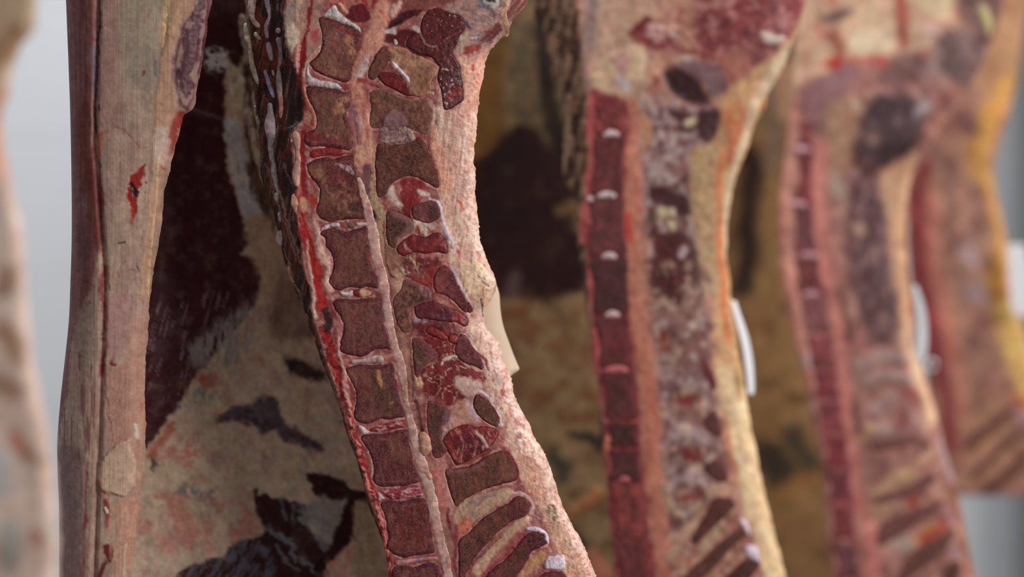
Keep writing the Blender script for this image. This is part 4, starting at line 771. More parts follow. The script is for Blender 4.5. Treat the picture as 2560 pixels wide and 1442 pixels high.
g.stroke('L 770,1100,10 800,1140,10 760,1250,20 770,1380,20', (156, 44, 60), soft=7, warp=6)
g.stroke('L 850,1240,10 840,1280,16 870,1290,10', (150, 20, 40), soft=2.5)
g.fill('L 800,800 960,760 960,900 900,1200 830,1250 800,1000', (206, 162, 160), soft=12, a=.8)
g.fill('L 980,950 1080,950 1070,1442 960,1442 950,1200', (208, 162, 142), soft=10, a=.8)
g.fill('L 560,900 720,850 740,1200 700,1442 600,1300', (176, 156, 140), soft=14, warp=6, a=.8, tex=(8, 8, 120, .2, .5, 0, False))
g.fill('M 690,100 850,0 930,0 945,300 930,620 880,700 860,620 840,560 740,560 700,300', (206, 158, 138), soft=8, warp=5, a=.85)
g.fill('M 640,780 680,660 760,580 850,520 880,640 900,760 870,870 800,900 735,890 680,860', (226, 196, 170), soft=3, warp=5, h=2.5)
g.stroke('M 640,800,7 690,880,8 740,900,8', (216, 140, 104), soft=3)
g.stroke('M 930,300,10 945,420,12 940,500,8', (196, 96, 62), soft=3)
g.stroke('M 895,440,10 905,520,12', (232, 212, 200), soft=3, h=1)
g.stroke('M 695,930,14 710,1000,18 715,1100,12', (150, 60, 58), soft=5)
g.stroke('M 700,985,9 712,1020,8', (232, 222, 196), soft=1.5, h=1.5)
g.stroke('M 565,1020,12 575,1060,16 560,1110,14 555,1140,8', (142, 34, 34), soft=3)
g.stroke('M 555,1170,14 560,1300,18 540,1442,20', (182, 104, 78), soft=8)
g.fill('M 690,1225 735,1230 750,1300 720,1345 695,1290', (118, 30, 32), soft=3)
g.stroke('M 700,1340,10 670,1400,16 650,1500,20', (118, 40, 38), soft=4)
g.fill('M 740,1000 900,900 920,1100 870,1442 760,1442 720,1200', (216, 162, 136), soft=8, a=.8, tex=(9, 6, 80, .2, .5, 0, False))
g.stroke('M 830,1230,5 810,1442,6', (236, 210, 186), soft=3, h=1)
g.fill('M 280,700 420,560 560,640 560,1000 540,1442 320,1650 250,1000', (164, 134, 134), soft=16, a=.85)  # mauve membrane; shading of the strip's lower left is put into this colour
g.mottle(10, 7, 90, .5, .66, (130, 70, 76), .7, poly='M 320,500 360,0 600,0 640,560 560,700 400,560')
g.stroke('M 570,700,4 565,900,4 570,1000,4', (176, 96, 84), soft=3, h=-.8)
g.stroke('M 940,300,10 925,620,12 905,900,14', (206, 166, 142), soft=4, h=1)
FS.build('membrane_strip', g, 'fibre', flank, back=(170, 130, 110))
q = Paint((214, 182, 158), .4, vary=.4); q.mottle(4, 8, 30, .5, .7, (206, 160, 130), .6)
patch('skin_flap', FS, 'M 640,780 660,700 720,620 770,585 850,525 880,620 900,740 885,850 835,900 800,870 735,895 680,862', q, 'fibre', flank, lift=.9, rnd=12, dome=1.4)
tube('tendon_ridge', FS, 'K 1270,-300,20 1240,120,26 1215,400,26 1190,700,28 1175,900,30 L 1150,0,26 1120,300,24 1095,560,22 1075,800,24', Paint((226, 186, 144), .5), 'fibre', flank, flat=.3, lump=.05, lift=0)
q = Paint((98, 60, 68), .6); q.mottle(6, 8, 70, .5, .66, (92, 44, 56), .7, ang=.2)
patch('muscle', FS, 'K 1500,-250 1570,-200 1550,0 1525,200 1485,480 1435,720 1385,800 1345,750 1312,600 1310,480 1340,330 1390,160 1440,40', q, 'fibre', flank, lift=.7, rnd=16, rim=(172, 138, 128), rimw=14)

# ------------------------------------------------------------ second side of beef
second = thing('beef_carcass', 'second side of beef behind the sharp one, with a red backbone and cream fat edge', 'meat', (0.1, 2.80, 2.1), 'sides of beef hanging in a row')
aL = 'o 1322,-160 1330,0 1345,60 1372,140 1400,210 1412,270 1412,360 1410,440 1438,500 1446,600 1460,700 1466,780 1476,850 1488,930 1498,1000 1502,1100 1512,1150 1520,1230 1525,1330 1535,1442 1540,1580'
aR = 'o 2080,-160 2020,0 2003,60 1985,112 1962,168 1928,225 1914,270 1890,312 1875,372 1846,440 1832,500 1824,560 1822,640 1830,700 1836,760 1845,800 1852,880 1866,950 1880,1050 1895,1120 1910,1200 1930,1280 1950,1360 1970,1442 2010,1580'
aB = curve('R 520,-300 530,0 560,300 580,560 575,900 530,1180 S 560,-150 560,0 575,300 610,500 640,720 650,900 680,1180 690,1442 700,1750')
def a_dep(x, y, L, R):
    b = aB(y); t = np.clip((b-x)/60, 0, 2); r = np.clip((x-(R-130))/130, 0, 1)
    return 0.018*t+0.02*r*r
AS = Side(2.76, aL, aR, -150, 1570, step=4, rL=18, rR=40, thick=0.06, dep=a_dep, rag=3, seed=21)
g = Paint((188, 132, 112), .5, sc=1.7, vary=.85)
g.mottle(1, 34, 44, .45, .65, (214, 168, 140), .7).mottle(2, 20, 28, .55, .7, (150, 84, 76), .7)
g.fill('o 1460,-200 1640,-200 1640,80 1620,200 1600,270 1490,270 1470,200', (206, 168, 142), soft=14, warp=8)
g.stroke('R 590,-200,40 590,120,36 560,330,26 580,480,16', (158, 132, 130), soft=8, a=.8)
g.fill('R 600,430 640,330 700,260 780,235 850,240 862,330 840,420 780,440 720,560 640,500', (216, 184, 152), soft=9, warp=6, h=2)
g.stroke('R 720,320,20 760,300,30 750,370,20', (196, 150, 146), soft=6, warp=6)
g.stroke('R 740,400,20 780,440,16', (206, 196, 200), soft=6)
g.fill('R 1140,-300 1700,-300 1700,60 1640,130 1500,290 1400,390 1300,470 1240,460 1250,370 1200,300 1050,260 860,240 780,180 900,100 1000,180 1130,200', (146, 66, 68), soft=9, warp=8)
g.mottle(3, 26, 20, .5, .66, (196, 136, 130), .75, poly='R 850,-100 1650,-300 1640,130 1300,460 1100,260 880,230', ang=.6)
g.mottle(4, 22, 16, .55, .7, (102, 32, 42), .75, poly='R 850,180 1640,-100 1500,280 1300,460 1200,300 1050,260')
g.stroke('R 790,170,14 880,110,30', (126, 34, 40), soft=7)
g.stroke('R 1460,170,18 1500,190,22 1560,185,14', (214, 200, 186), soft=6, h=2); g.stroke('R 1070,290,18 1090,300,18', (206, 186, 176), soft=5)
g.stroke('R 900,160,30 1020,150,30', (206, 170, 160), soft=8, warp=8, tex=(6, 12, 10, .35, .55, 0, False))
g.fill('R 1250,300 1330,240 1400,300 1380,380 1290,430', (176, 108, 92), soft=10)
g.fill('R 1000,330 1150,300 1250,350 1280,460 1180,480 1160,420', (128, 100, 104), soft=10)
g.fill('R 975,350 1080,360 1165,460 1180,530 1110,530 1030,490 970,430', (58, 24, 28), soft=9, h=-3)
g.fill('R 880,560 960,520 1180,540 1240,560 1230,660 1180,720 1130,700 1090,760 1020,860 960,840 900,740', (122, 82, 82), soft=10, warp=8)
g.mottle(5, 15, 17, .48, .62, (176, 152, 154), .85, poly='R 860,480 1200,540 1180,740 1120,1000 1130,1200 880,1200 860,900')
g.fill('R 1130,565 1245,560 1225,680 1180,725 1120,650', (74, 34, 38), soft=9)
g.stroke('R 1010,560,26 1090,620,34 1050,650,20', (84, 40, 40), soft=8); g.stroke('R 1080,620,20 1110,600,16', (196, 180, 150), soft=6)
g.fill('R 880,830 1110,830 1140,1200 1160,1442 S 1170,400 1215,900 1000,1300 920,700 880,0 R 870,1200', (150, 108, 102), soft=16, warp=8)
g.mottle(21, 17, 20, .52, .68, (104, 54, 54), .7, poly='R 880,830 1110,830 1140,1200 1160,1442 S 1140,300 900,300 880,0 R 870,1200')
g.mottle(22, 24, 28, .56, .68, (196, 174, 168), .8, poly='R 860,500 1110,830 1140,1200 1160,1442 S 1170,400 1215,900 1000,1300 920,700 880,0 R 870,1200')
g.fill('R 885,940 980,930 1070,970 1100,1060 1040,1090 960,1040 900,1020', (82, 38, 42), soft=9, warp=8)
g.fill('R 900,1180 980,1160 1090,1200 1140,1400 S 1000,40 1090,100 960,120 900,60 R 900,1360', (94, 38, 38), soft=10, warp=9)
g.stroke('R 920,1090,20 990,1060,24 1000,1140,18', (214, 196, 158), soft=6, warp=8, h=2); g.stroke('R 1050,1270,20 1060,1250,18', (196, 172, 176), soft=6)
g.mottle(6, 12, 16, .52, .68, (64, 26, 30), .8, poly='R 880,940 1120,940 1140,1442 S 1100,120 900,100 R 880,1400')
# backbone strip
g.fill('R 590,460 700,470 790,520 790,900 800,1200 780,1442 S 780,-30 780,200 800,400 820,700 840,1000 880,1300 900,1700 690,1700 690,1300 640,900 625,600 590,350 570,0 R 545,1200 580,900 590,600', (140, 54, 60), soft=7, warp=7)
g.mottle(9, 22, 30, .5, .68, (196, 106, 102), .7, poly='R 590,460 790,520 800,1200 780,1442 S 780,200 820,700 880,1300 900,1700 690,1700 640,900 590,350 R 545,1200 590,600')
g.stroke('R 600,500,20 595,620,22 600,800,16 570,950,16 550,1100,14 545,1300,16 S 570,0,14 600,250,18 610,400,14', (186, 88, 88), soft=7)
g.stroke('S 650,780,20 620,900,24 640,940,14', (214, 120, 96), soft=7, h=2)
g.stroke('R 800,520,26 820,640,30 790,760,30 810,900,40 810,1050,44 800,1200,40 810,1442,36 S 790,100,36 830,300,40 860,500,40 880,700,40 880,900,40 900,1050,40 920,1250,40 960,1500,30', (200, 126, 104), soft=8, h=1)
g.stroke('R 780,1080,14 790,1200,14', (206, 66, 50), soft=6)
g.stroke('R 870,620,30 880,700,26', (206, 150, 116), soft=9)
# back fat
bf = 'R 1250,470 1480,300 1640,130 1740,0 1740,-200 1800,-200 1600,400 1420,700 1300,1100 1320,1442 S 1320,60 1380,600 1480,900 1600,1442 1650,1700 1480,1700 1400,1300 1330,1100 1290,900 1230,640 1180,420 1170,200 1160,0 R 1150,1300 1100,1100 1110,900 1100,760 1200,720 1250,600'
g.fill(bf, (206, 160, 112), soft=9, warp=5)
g.fill('R 1250,540 1340,500 1400,620 1340,800 1280,1000 1200,980 1230,700', (206, 116, 70), soft=10, tex=(7, 22, 60, .3, .55, .2, False))
g.fill('R 1100,760 1230,760 1220,1000 1240,1442 1160,1442 1130,1200 1100,1000', (184, 150, 108), soft=10)
g.stroke('R 1250,1000,12 1250,1250,16 1265,1442,16 S 1230,150,14 1250,300,14', (206, 112, 56), soft=7)
g.stroke('R 1600,220,24 1500,380,36 1420,520,30 1370,700,24 1310,860,20 1280,1040,16 1290,1300,12', (218, 192, 158), soft=8, h=1)
g.fill('S 1200,420 1290,440 1340,560 1400,800 1450,1000 1540,1442 1600,1700 1480,1700 1400,1300 1330,1100 1270,860 1200,600', (228, 196, 150), soft=12)
g.mottle(8, 40, 10, .5, .7, (240, 216, 180), .7, poly='S 1230,500 1380,600 1540,1442 1450,1442 1280,900', ang=.5)
g.stroke('S 1290,440,10 1305,520,14 1310,570,8', (160, 120, 70), soft=6)
g.stroke('S 1225,640,14 1250,800,12 1290,950,10', (208, 130, 88), soft=8)
# ridged arcs at the right of the canal
for (cx, cy, r) in ((1040, 530, 70), (1050, 790, 80), (1060, 1000, 90)):
    g.stroke('S %d,%d,24 %d,%d,34 %d,%d,36 %d,%d,24' % (cx-100, cy+30, cx-60, cy-30, cx+20, cy-50, cx+80, cy-10), (186, 160, 160), soft=11, warp=9, h=1.5)
    g.stroke('S %d,%d,26 %d,%d,24' % (cx-20, cy+60, cx+50, cy+50), (150, 52, 48), soft=8, warp=10)
g.stroke('S 900,330,20 960,270,30 1040,260,30', (150, 112, 108), soft=10); g.stroke('S 930,270,20 935,340,20', (136, 50, 40), soft=8)
for q in ('S 930,1000,24 960,1100,24 1000,1150,22', 'S 1080,1120,24 1180,1010,18', 'S 960,1350,24 1040,1220,26 1120,1150,20', 'S 1130,1300,24 1200,1180,28 1260,1130,20'):
    g.stroke(q, (196, 158, 132), soft=8, warp=5, h=1)
g.stroke('S 1090,1260,20 1130,1220,18', (140, 40, 44), soft=6)
g.stroke('R 480,420,16 500,600,20 490,850,20 500,1000,12', (176, 146, 122), soft=6)
g.mottle(11, 24, 24, .5, .66, (112, 62, 60), .7, poly='S 880,-40 1160,-20 1200,500 1240,900 1250,1442 980,1442 930,1000 900,500')
g.mottle(12, 20, 22, .56, .7, (206, 172, 150), .7, poly='S 880,-40 1160,-20 1200,500 1240,900 1250,1442 980,1442 930,1000 900,500')
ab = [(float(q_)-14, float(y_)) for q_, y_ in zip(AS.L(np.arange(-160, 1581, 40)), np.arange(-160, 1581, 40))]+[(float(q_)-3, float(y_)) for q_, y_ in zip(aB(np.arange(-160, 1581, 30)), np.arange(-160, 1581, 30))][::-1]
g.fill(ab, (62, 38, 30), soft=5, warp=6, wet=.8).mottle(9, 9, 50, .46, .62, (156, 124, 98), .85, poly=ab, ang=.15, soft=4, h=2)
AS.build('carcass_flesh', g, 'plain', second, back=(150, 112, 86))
def strip(side, parent, ys, L, R, cols, seed, gap=8, edge=(116, 34, 44), name='vertebra'):
    L, R = curve(L), curve(R)
    for i in range(len(ys)-1):
        a, b = ys[i]+gap/2, ys[i+1]-gap/2; c = cols[i % len(cols)]
        pts = [(L(a), a), ((L(a)+R(a))/2, a-3), (R(a), a), (R((a+b)/2)-6, (a+b)/2), (R(b), b), ((L(b)+R(b))/2, b+3), (L(b), b), (L((a+b)/2)+8, (a+b)/2)]
        q = Paint(c, .3); q.mottle(seed+i, 22, 26, .45, .65, tuple(int(v*.7) for v in c), .7).mottle(seed+i+50, 14, 18, .55, .7, tuple(min(255, int(v*1.3)) for v in c), .6)
        patch(name, side, [(float(u), float(v)) for u, v in pts], q, 'bone', parent, lift=1.6, rnd=9, step=5, rim=edge, rimw=9)
strip(AS, second, [250, 338, 490, 640, 788, 925, 1052, 1120, 1205, 1350, 1500], 'o 1488,200 1482,340 1472,480 1470,600 1474,700 1482,800 1500,930 1512,1050 1520,1150 1530,1300 1542,1442 1550,1600',
      'o 1570,200 1566,340 1560,480 1568,600 1576,700 1576,800 1585,930 1596,1050 1604,1150 1612,1300 1628,1442 1640,1600', [(134, 54, 56), (104, 40, 46), (108, 50, 58), (68, 26, 38), (108, 36, 46), (92, 36, 46), (54, 18, 26), (74, 28, 38)], 600)
for x_, y_, w_ in ((1528, 336, 26), (1516, 489, 30), (1522, 641, 24), (1531, 787, 24), (1540, 925, 40), (1560, 1200, 20), (1475, 500, 8)):
    q = Paint((226, 206, 206) if y_ < 900 else (206, 110, 112), .8)
    tube('intervertebral_disc', AS, [(x_-w_*.8, y_+3, 5), (x_, y_-3, 9), (x_+w_*.8, y_+2, 5)], q, 'fat', second, flat=.8, step=4, lift=1)
for i, pl in enumerate(('S 1108,370 1140,380 1172,430 1192,500 1172,545 1135,480', 'S 1150,640 1192,638 1222,750 1182,765 1120,700', 'S 1130,885 1220,878 1252,970 1200,985 1130,935', 'S 1170,1060 1262,1055 1282,1105 1220,1170 1140,1240 1090,1290 1060,1250 1130,1130',
           'S 1290,1205 1330,1200 1342,1240 1270,1300 1190,1390 1130,1442 1060,1500 1030,1440 1180,1290', 'S 1330,1352 1390,1360 1402,1400 1330,1480 1240,1600 1180,1560 1230,1440')):
    c = ((118, 40, 48), (92, 50, 48), (98, 54, 50), (90, 46, 42), (92, 52, 44), (70, 36, 32))[i]
    q = Paint(c, .3); q.mottle(700+i, 16, 20, .5, .7, tuple(int(v*.75) for v in c), .7)
    patch('spinous_process', AS, pl, q, 'bone', second, lift=1.8, rnd=9, step=5, rim=(128, 52, 54), rimw=7)
for pl in ('S 1296,1162 1342,1175 1355,1250 1325,1225', 'S 1325,1288 1392,1300 1395,1372 1335,1340'):
    patch('cartilage_cap', AS, pl, Paint((224, 208, 222), .7), 'fat', second, lift=2.6, rnd=8, step=4, dome=1, label='white cartilage cap')
tube('fat_lobe', AS, 'R 1465,480,10 1468,515,16 1455,550,10', Paint((214, 140, 96), .6), 'fat', second, flat=1, step=4)
# its chest wall, deeper in the row
BS = Side(2.96, [(900, -160), (900, 1580)], [(1560, -160), (1560, 500), (1620, 1000), (1650, 1580)], -150, 1570, step=6, rL=60, rR=60, thick=0.05, dep=lambda x, y, L, R: 0.05*np.sin(np.clip((x-L)/(R-L), 0, 1)*math.pi), rag=1)
g = Paint((168, 138, 96), .3, sc=2, vary=.5)
g.mottle(1, 50, 70, .45, .65, (184, 150, 112), .7).mottle(2, 40, 40, .55, .7, (124, 88, 60), .7)
g.fill('o 1190,-200 1290,-200 1275,60 1262,200 1262,330 1240,420 1150,430 1150,0', (150, 104, 48), soft=20)
g.fill('o 1285,-200 1420,-200 1420,400 1300,300 1275,260 1270,100', (122, 104, 76), soft=18, warp=9, tex=(3, 26, 26, .2, .5, 0, False))
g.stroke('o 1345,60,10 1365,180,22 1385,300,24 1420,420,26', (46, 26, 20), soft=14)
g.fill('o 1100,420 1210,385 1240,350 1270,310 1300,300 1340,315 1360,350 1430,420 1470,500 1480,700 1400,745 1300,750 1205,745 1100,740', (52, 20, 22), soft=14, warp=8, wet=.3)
g.stroke('o 1400,520,10 1440,510,20 1460,560,14', (150, 118, 80), soft=12, warp=9)
g.stroke('o 1290,690,14 1280,730,20', (110, 86, 84), soft=14); g.stroke('o 1240,800,14 1300,780,20', (150, 96, 64), soft=16)
g.mottle(4, 30, 30, .5, .65, (150, 92, 60), .7, poly='o 1240,760 1480,760 1500,1040 1320,1040')
g.stroke('o 1440,1090,14 1490,1100,22 1500,1120,16', (70, 56, 50), soft=12, warp=8); g.stroke('o 1380,1140,14 1410,1180,24', (84, 76, 66), soft=14, warp=9)
g.stroke('o 1410,1320,6 1440,1280,14 1500,1240,16', (196, 130, 84), soft=9, h=3); g.stroke('o 1420,1340,20 1480,1400,24', (70, 46, 36), soft=14)
g.stroke('o 1480,1390,14 1500,1442,30', (206, 130, 100), soft=9, h=3)
BS.build('rib_lining', g, 'plain', second, back=(150, 110, 80))

# ------------------------------------------------------------ third side of beef
third = thing('beef_carcass', 'third side of beef, blurred, with a dark lump high on its sawn face', 'meat', (0.45, 3.1, 2.2), 'sides of beef hanging in a row')
TS = Side(3.08, 'o 1985,-170 1992,0 1990,100 1985,200 1976,300 1966,380 1952,475 1947,575 1952,650 1960,720 1970,777 1992,880 2012,942 2022,1009 2041,1091 2052,1163 2062,1240 2068,1343 2082,1442 2090,1590',
          'o 2560,-170 2520,0 2490,100 2440,200 2372,300 2326,380 2290,434 2278,500 2274,600 2282,700 2290,800 2298,880 2316,932 2337,993 2356,1050 2372,1127 2397,1204 2412,1276 2428,1359 2446,1442 2480,1590', -160, 1585, step=6, rL=20, rR=30, thick=0.07,
          dep=lambda x, y, L, R: 0.02*np.clip((x-(R-90))/90, 0, 1)**2, rag=2, seed=31)
g = Paint((176, 122, 112), .5, sc=2.2, vary=.9)
g.mottle(1, 40, 50, .45, .65, (196, 150, 128), .7).mottle(2, 26, 34, .55, .7, (132, 78, 72), .7)
g.fill('T 320,-300 1150,-300 1150,280 1000,250 860,250 640,280 560,300 520,380 400,400 300,400', (222, 184, 152), soft=14, warp=9)
g.mottle(3, 40, 34, .52, .66, (196, 110, 96), .7, poly='T 340,-200 1150,-200 1150,250 560,300 400,380')
g.stroke('T 470,90,20 560,90,30 620,80,14', (92, 62, 64), soft=14, warp=9); g.stroke('T 530,180,40 560,240,40', (160, 96, 74), soft=16)
g.stroke('T 500,320,20 540,320,40 560,300,20', (190, 36, 34), soft=12); g.stroke('T 640,290,20 720,290,30 800,320,24', (206, 96, 84), soft=14); g.stroke('T 860,-100,26 870,100,26 880,220,20', (176, 64, 56), soft=14)
g.stroke('T 680,220,60 760,190,60', (236, 214, 180), soft=16); g.stroke('T 720,90,50 760,100,30', (206, 180, 146), soft=14); g.stroke('T 940,-60,60 1060,20,70', (228, 204, 164), soft=20); g.stroke('T 1010,150,40 1050,160,34', (236, 200, 184), soft=16)
g.fill('T 1050,180 1180,140 1300,200 1480,260 1480,420 1250,460 1100,380 1000,400 960,330 1030,260', (146, 116, 112), soft=20, warp=9)
g.mottle(4, 26, 30, .5, .65, (92, 62, 60), .7, poly='T 1060,180 1300,100 1480,260 1400,420 1100,400')
g.fill('T 1150,-200 1480,-200 1480,200 1340,200 1250,140 1160,80', (120, 84, 78), soft=18)
g.stroke('T 1280,40,20 1300,100,26 1320,150,18', (196, 186, 130), soft=10, h=3)
g.stroke('T 1260,180,14 1340,200,12 1360,100,12', (80, 40, 48), soft=12)
g.fill('T 400,430 560,360 660,340 640,460 620,620 520,700 440,620 370,560', (146, 104, 108), soft=16, warp=9)
g.fill('T 480,560 620,480 680,520 640,700 600,860 500,840', (172, 132, 106), soft=16)
g.stroke('T 630,510,26 640,530,24', (216, 186, 160), soft=12)
g.fill('T 800,310 920,260 1000,330 940,420 840,440 760,400', (124, 88, 84), soft=14)
g.fill('T 690,520 760,470 850,440 950,470 985,580 960,680 900,760 820,820 700,850 630,790 650,660', (74, 50, 56), soft=14, warp=8, h=5)
g.mottle(5, 22, 22, .5, .65, (122, 96, 102), .7, poly='T 690,500 950,440 980,600 820,700 650,660')
g.stroke('T 800,770,50 880,740,40', (48, 24, 28), soft=16); g.stroke('T 950,560,20 1000,520,24', (164, 148, 152), soft=12); g.stroke('T 720,690,30 740,700,20', (130, 96, 88), soft=12)
g.stroke('T 980,460,16 990,480,16', (80, 74, 76), soft=10)
g.fill('T 620,880 720,860 780,1000 790,1200 830,1442 U 820,100 780,300 660,250 600,0 T 600,1200', (96, 62, 68), soft=16, warp=9)
g.mottle(6, 18, 24, .5, .64, (156, 120, 118), .75, poly='T 600,850 760,850 830,1442 U 820,200 620,260 T 560,1200')
g.stroke('T 530,900,30 560,960,30', (190, 168, 152), soft=14); g.stroke('T 650,1140,24 660,1160,20', (192, 156, 130), soft=12)
g.stroke('T 330,560,30 300,750,26 285,900,26 280,1050,30 280,1250,28 300,1442,34 U 320,100,30 350,300,30 400,500,26', (214, 146, 128), soft=12, h=2)
g.stroke('U 380,400,26 400,380,26', (206, 172, 176), soft=12)
g.stroke('T 470,740,40 450,900,34 450,1050,34 470,1200,30 500,1442,34 U 500,100,30 540,250,30 560,430,36 570,600,30 600,800,26 620,1000,26 690,1200,34 700,1442,34', (206, 128, 118), soft=14)
g.fill('T 780,860 930,800 980,880 920,1000 910,1200 940,1442 U 900,100 900,300 850,200 T 840,1442 800,1100', (206, 160, 124), soft=14)
g.stroke('U 890,200,20 860,300,30 920,430,34 980,600,30 1000,680,20', (228, 190, 152), soft=12); g.stroke('U 900,100,16 910,250,14', (206, 120, 70), soft=10)
g.stroke('U 880,400,14 860,440,18', (196, 96, 88), soft=12)
for q in ('U 640,420,30 760,370,34 860,390,24', 'U 650,500,20 780,470,24 880,480,20', 'U 700,640,26 800,580,30', 'U 700,740,26 820,720,30 900,700,24'): g.stroke(q, (180, 150, 144), soft=16, h=2)
for q in ('U 820,700,24 860,680,20', 'U 900,560,24 920,600,24', 'U 850,560,16 900,540,16'): g.stroke(q, (146, 58, 56), soft=14)
for q in ('U 640,760,24 700,720,20', 'U 720,1040,24 830,950,26', 'U 830,980,26 920,900,26 990,850,16', 'U 700,1140,20 760,1100,22', 'U 900,1280,24 1000,1200,26'): g.stroke(q, (206, 164, 128), soft=14, h=2)
for q in ('U 620,620,16 640,740,20', 'U 590,300,20 570,200,16 540,60,14'): g.stroke(q, (100, 56, 52), soft=12)
g.stroke('U 1040,780,10 1080,900,14 1110,1000,12', (170, 150, 156), soft=8)
g.stroke('U 1090,1000,20 1150,1200,24 1190,1442,24', (150, 92, 64), soft=12)
g.stroke('U 840,1260,40 860,1300,34', (180, 164, 150), soft=16); g.stroke('U 1080,1160,24 1090,1180,20', (170, 140, 150), soft=12); g.stroke('U 1110,1320,26 1120,1340,20', (160, 130, 136), soft=12)
g.stroke('U 890,1060,20 900,1100,20', (180, 84, 60), soft=12); g.stroke('U 960,1260,40 1060,1180,24', (176, 72, 40), soft=14)
TS.build('carcass_flesh', g, 'plain', third, back=(150, 112, 86))
strip(TS, third, [300, 378, 512, 640, 740, 835, 925, 1000, 1085, 1170, 1255, 1350, 1450, 1560], 'o 1996,200 1992,375 1984,512 1982,640 1992,740 2008,835 2024,925 2036,1000 2052,1085 2064,1170 2072,1255 2078,1350 2090,1450 2098,1600', 'o 2040,200 2036,375 2036,512 2048,640 2070,740 2082,835 2096,925 2106,1000 2118,1085 2128,1170 2136,1255 2144,1350 2154,1450 2164,1600',
      [(112, 44, 60), (130, 48, 58), (112, 62, 72), (120, 54, 60), (136, 84, 88), (142, 66, 76), (134, 50, 68), (144, 62, 72), (132, 42, 56)], 800, edge=(170, 84, 90))
for x_, y_ in ((2002, 376), (1990, 512), (2020, 640), (2026, 738)):
    tube('intervertebral_disc', TS, [(x_-20, y_, 6), (x_, y_-2, 9), (x_+26, y_, 6)], Paint((206, 156, 164), .7), 'fat', third, flat=.8, step=5, lift=1)
for i, pl in enumerate(('U 700,780 880,750 970,770 990,820 900,800 720,840', 'U 720,1040 850,1010 980,930 1020,960 930,1030 740,1090', 'U 740,1180 900,1110 1040,1060 1060,1090 960,1150 850,1240 730,1290', 'U 880,1330 1010,1240 1090,1200 1120,1230 1040,1330 900,1442 800,1500', 'U 1050,1400 1120,1350 1150,1400 1100,1500 1000,1600')):
    q = Paint(((120, 78, 76), (118, 74, 72), (116, 70, 66), (104, 62, 56), (74, 34, 32))[i], .3); q.mottle(900+i, 16, 20, .5, .7, (88, 48, 50), .7)
    patch('spinous_process', TS, pl, q, 'bone', third, lift=2.0, rnd=9, step=6, rim=(136, 76, 72), rimw=8)
US = Side(3.30, [(1640, -170), (1640, 1590)], [(2120, -170), (2120, 1590)], -160, 1585, step=9, rL=60, rR=40, thick=0.05, dep=lambda x, y, L, R: 0.05*np.sin(np.clip((x-L)/(R-L), 0, 1)*math.pi), rag=1)
g = Paint((152, 116, 72), .3, sc=2.5, vary=.5)
g.mottle(1, 50, 80, .45, .65, (170, 126, 82), .7).mottle(2, 40, 40, .55, .7, (110, 74, 48), .7)
g.stroke('o 1880,380,24 1895,420,30 1880,540,30 1880,640,34 1860,720,20', (48, 26, 20), soft=20, warp=9)
g.stroke('o 1950,200,24 1940,400,20', (140, 114, 92), soft=20)
g.stroke('o 1985,190,40 1980,280,24', (196, 150, 116), soft=14)
g.stroke('o 1930,1150,40 1960,1190,40', (64, 50, 40), soft=20, warp=9); g.stroke('o 1990,1100,30 2030,1160,30', (80, 68, 50), soft=20, warp=9)
g.stroke('o 1940,1260,8 1990,1220,14 2050,1200,12', (170, 120, 70), soft=14)
US.build('rib_lining', g, 'plain', third, back=(150, 110, 80))

# ------------------------------------------------------------ fourth side of beef
fourth = thing('beef_carcass', 'rightmost side of beef, very blurred, yellow fat on its back and its lower end showing', 'meat', (0.68, 3.5, 2.3), 'sides of beef hanging in a row')
VS = Side(3.46, 'o 2230,-180 2250,200 2262,400 2268,600 2282,760 2310,900 2330,1050 2340,1170 2350,1232 2350,1240', 'o 2640,-180 2580,0 2556,120 2546,200 2520,300 2496,380 2490,450 2502,520 2516,590 2526,650 2530,700 2560,800 2600,950 2640,1100 2660,1232 2660,1240', -170, 1232, step=8, rL=20, rR=30, thick=0.07, rag=2, seed=41)
g = Paint((164, 116, 98), .45, sc=2.6, vary=1.1)
g.mottle(1, 40, 60, .45, .65, (178, 136, 112), .7).mottle(2, 26, 34, .55, .7, (122, 78, 68), .7)
g.fill('T 1250,-200 1600,-200 1560,300 1380,380 1250,440', (176, 130, 92), soft=20)
g.stroke('T 1000,820,30 960,1000,50 960,1200,50 980,1442,50 U 980,100,40 1020,350,44 1060,600,34 1090,800,24', (140, 46, 52), soft=12, h=2)
g.stroke('T 1020,900,20 1030,1100,24 1050,1442,24 U 1060,100,26 1100,400,24 1140,700,20', (190, 112, 92), soft=14)
g.stroke('T 1400,420,50 1300,640,60 1250,800,60 1310,950,30 1370,1150,34 1370,1300,50 1330,1442,40 U 1330,0,50 1360,200,50 1438,400,60 1500,600,60', (212, 156, 74), soft=14)
g.fill('U 1290,100 1600,100 1600,640 1440,560 1360,420 1310,250', (226, 186, 108), soft=18)
g.mottle(3, 24, 40, .5, .65, (120, 82, 80), .7, poly='T 1030,760 1200,860 1260,1200 1240,1442 U 1280,200 1200,400 1120,100')
g.stroke('T 1200,1260,36 1210,1300,30', (176, 152, 156), soft=18); g.stroke('U 1200,50,40 1230,80,30', (176, 152, 156), soft=18)
g.stroke('T 1180,600,50 1220,640,40', (116, 70, 66), soft=20)
for q in ('U 1150,700,20 1250,640,22 1350,560,18', 'U 1170,860,18 1280,760,22 1390,660,18', 'U 1190,980,18 1300,880,22 1400,790,18'): g.stroke(q, (190, 140, 104), soft=14, h=2)
g.stroke('U 1390,560,14 1430,620,20', (206, 110, 70), soft=12); g.stroke('U 1425,650,20 1435,700,16', (180, 150, 166), soft=12)
VS.build('carcass_flesh', g, 'plain', fourth, back=(170, 130, 90))
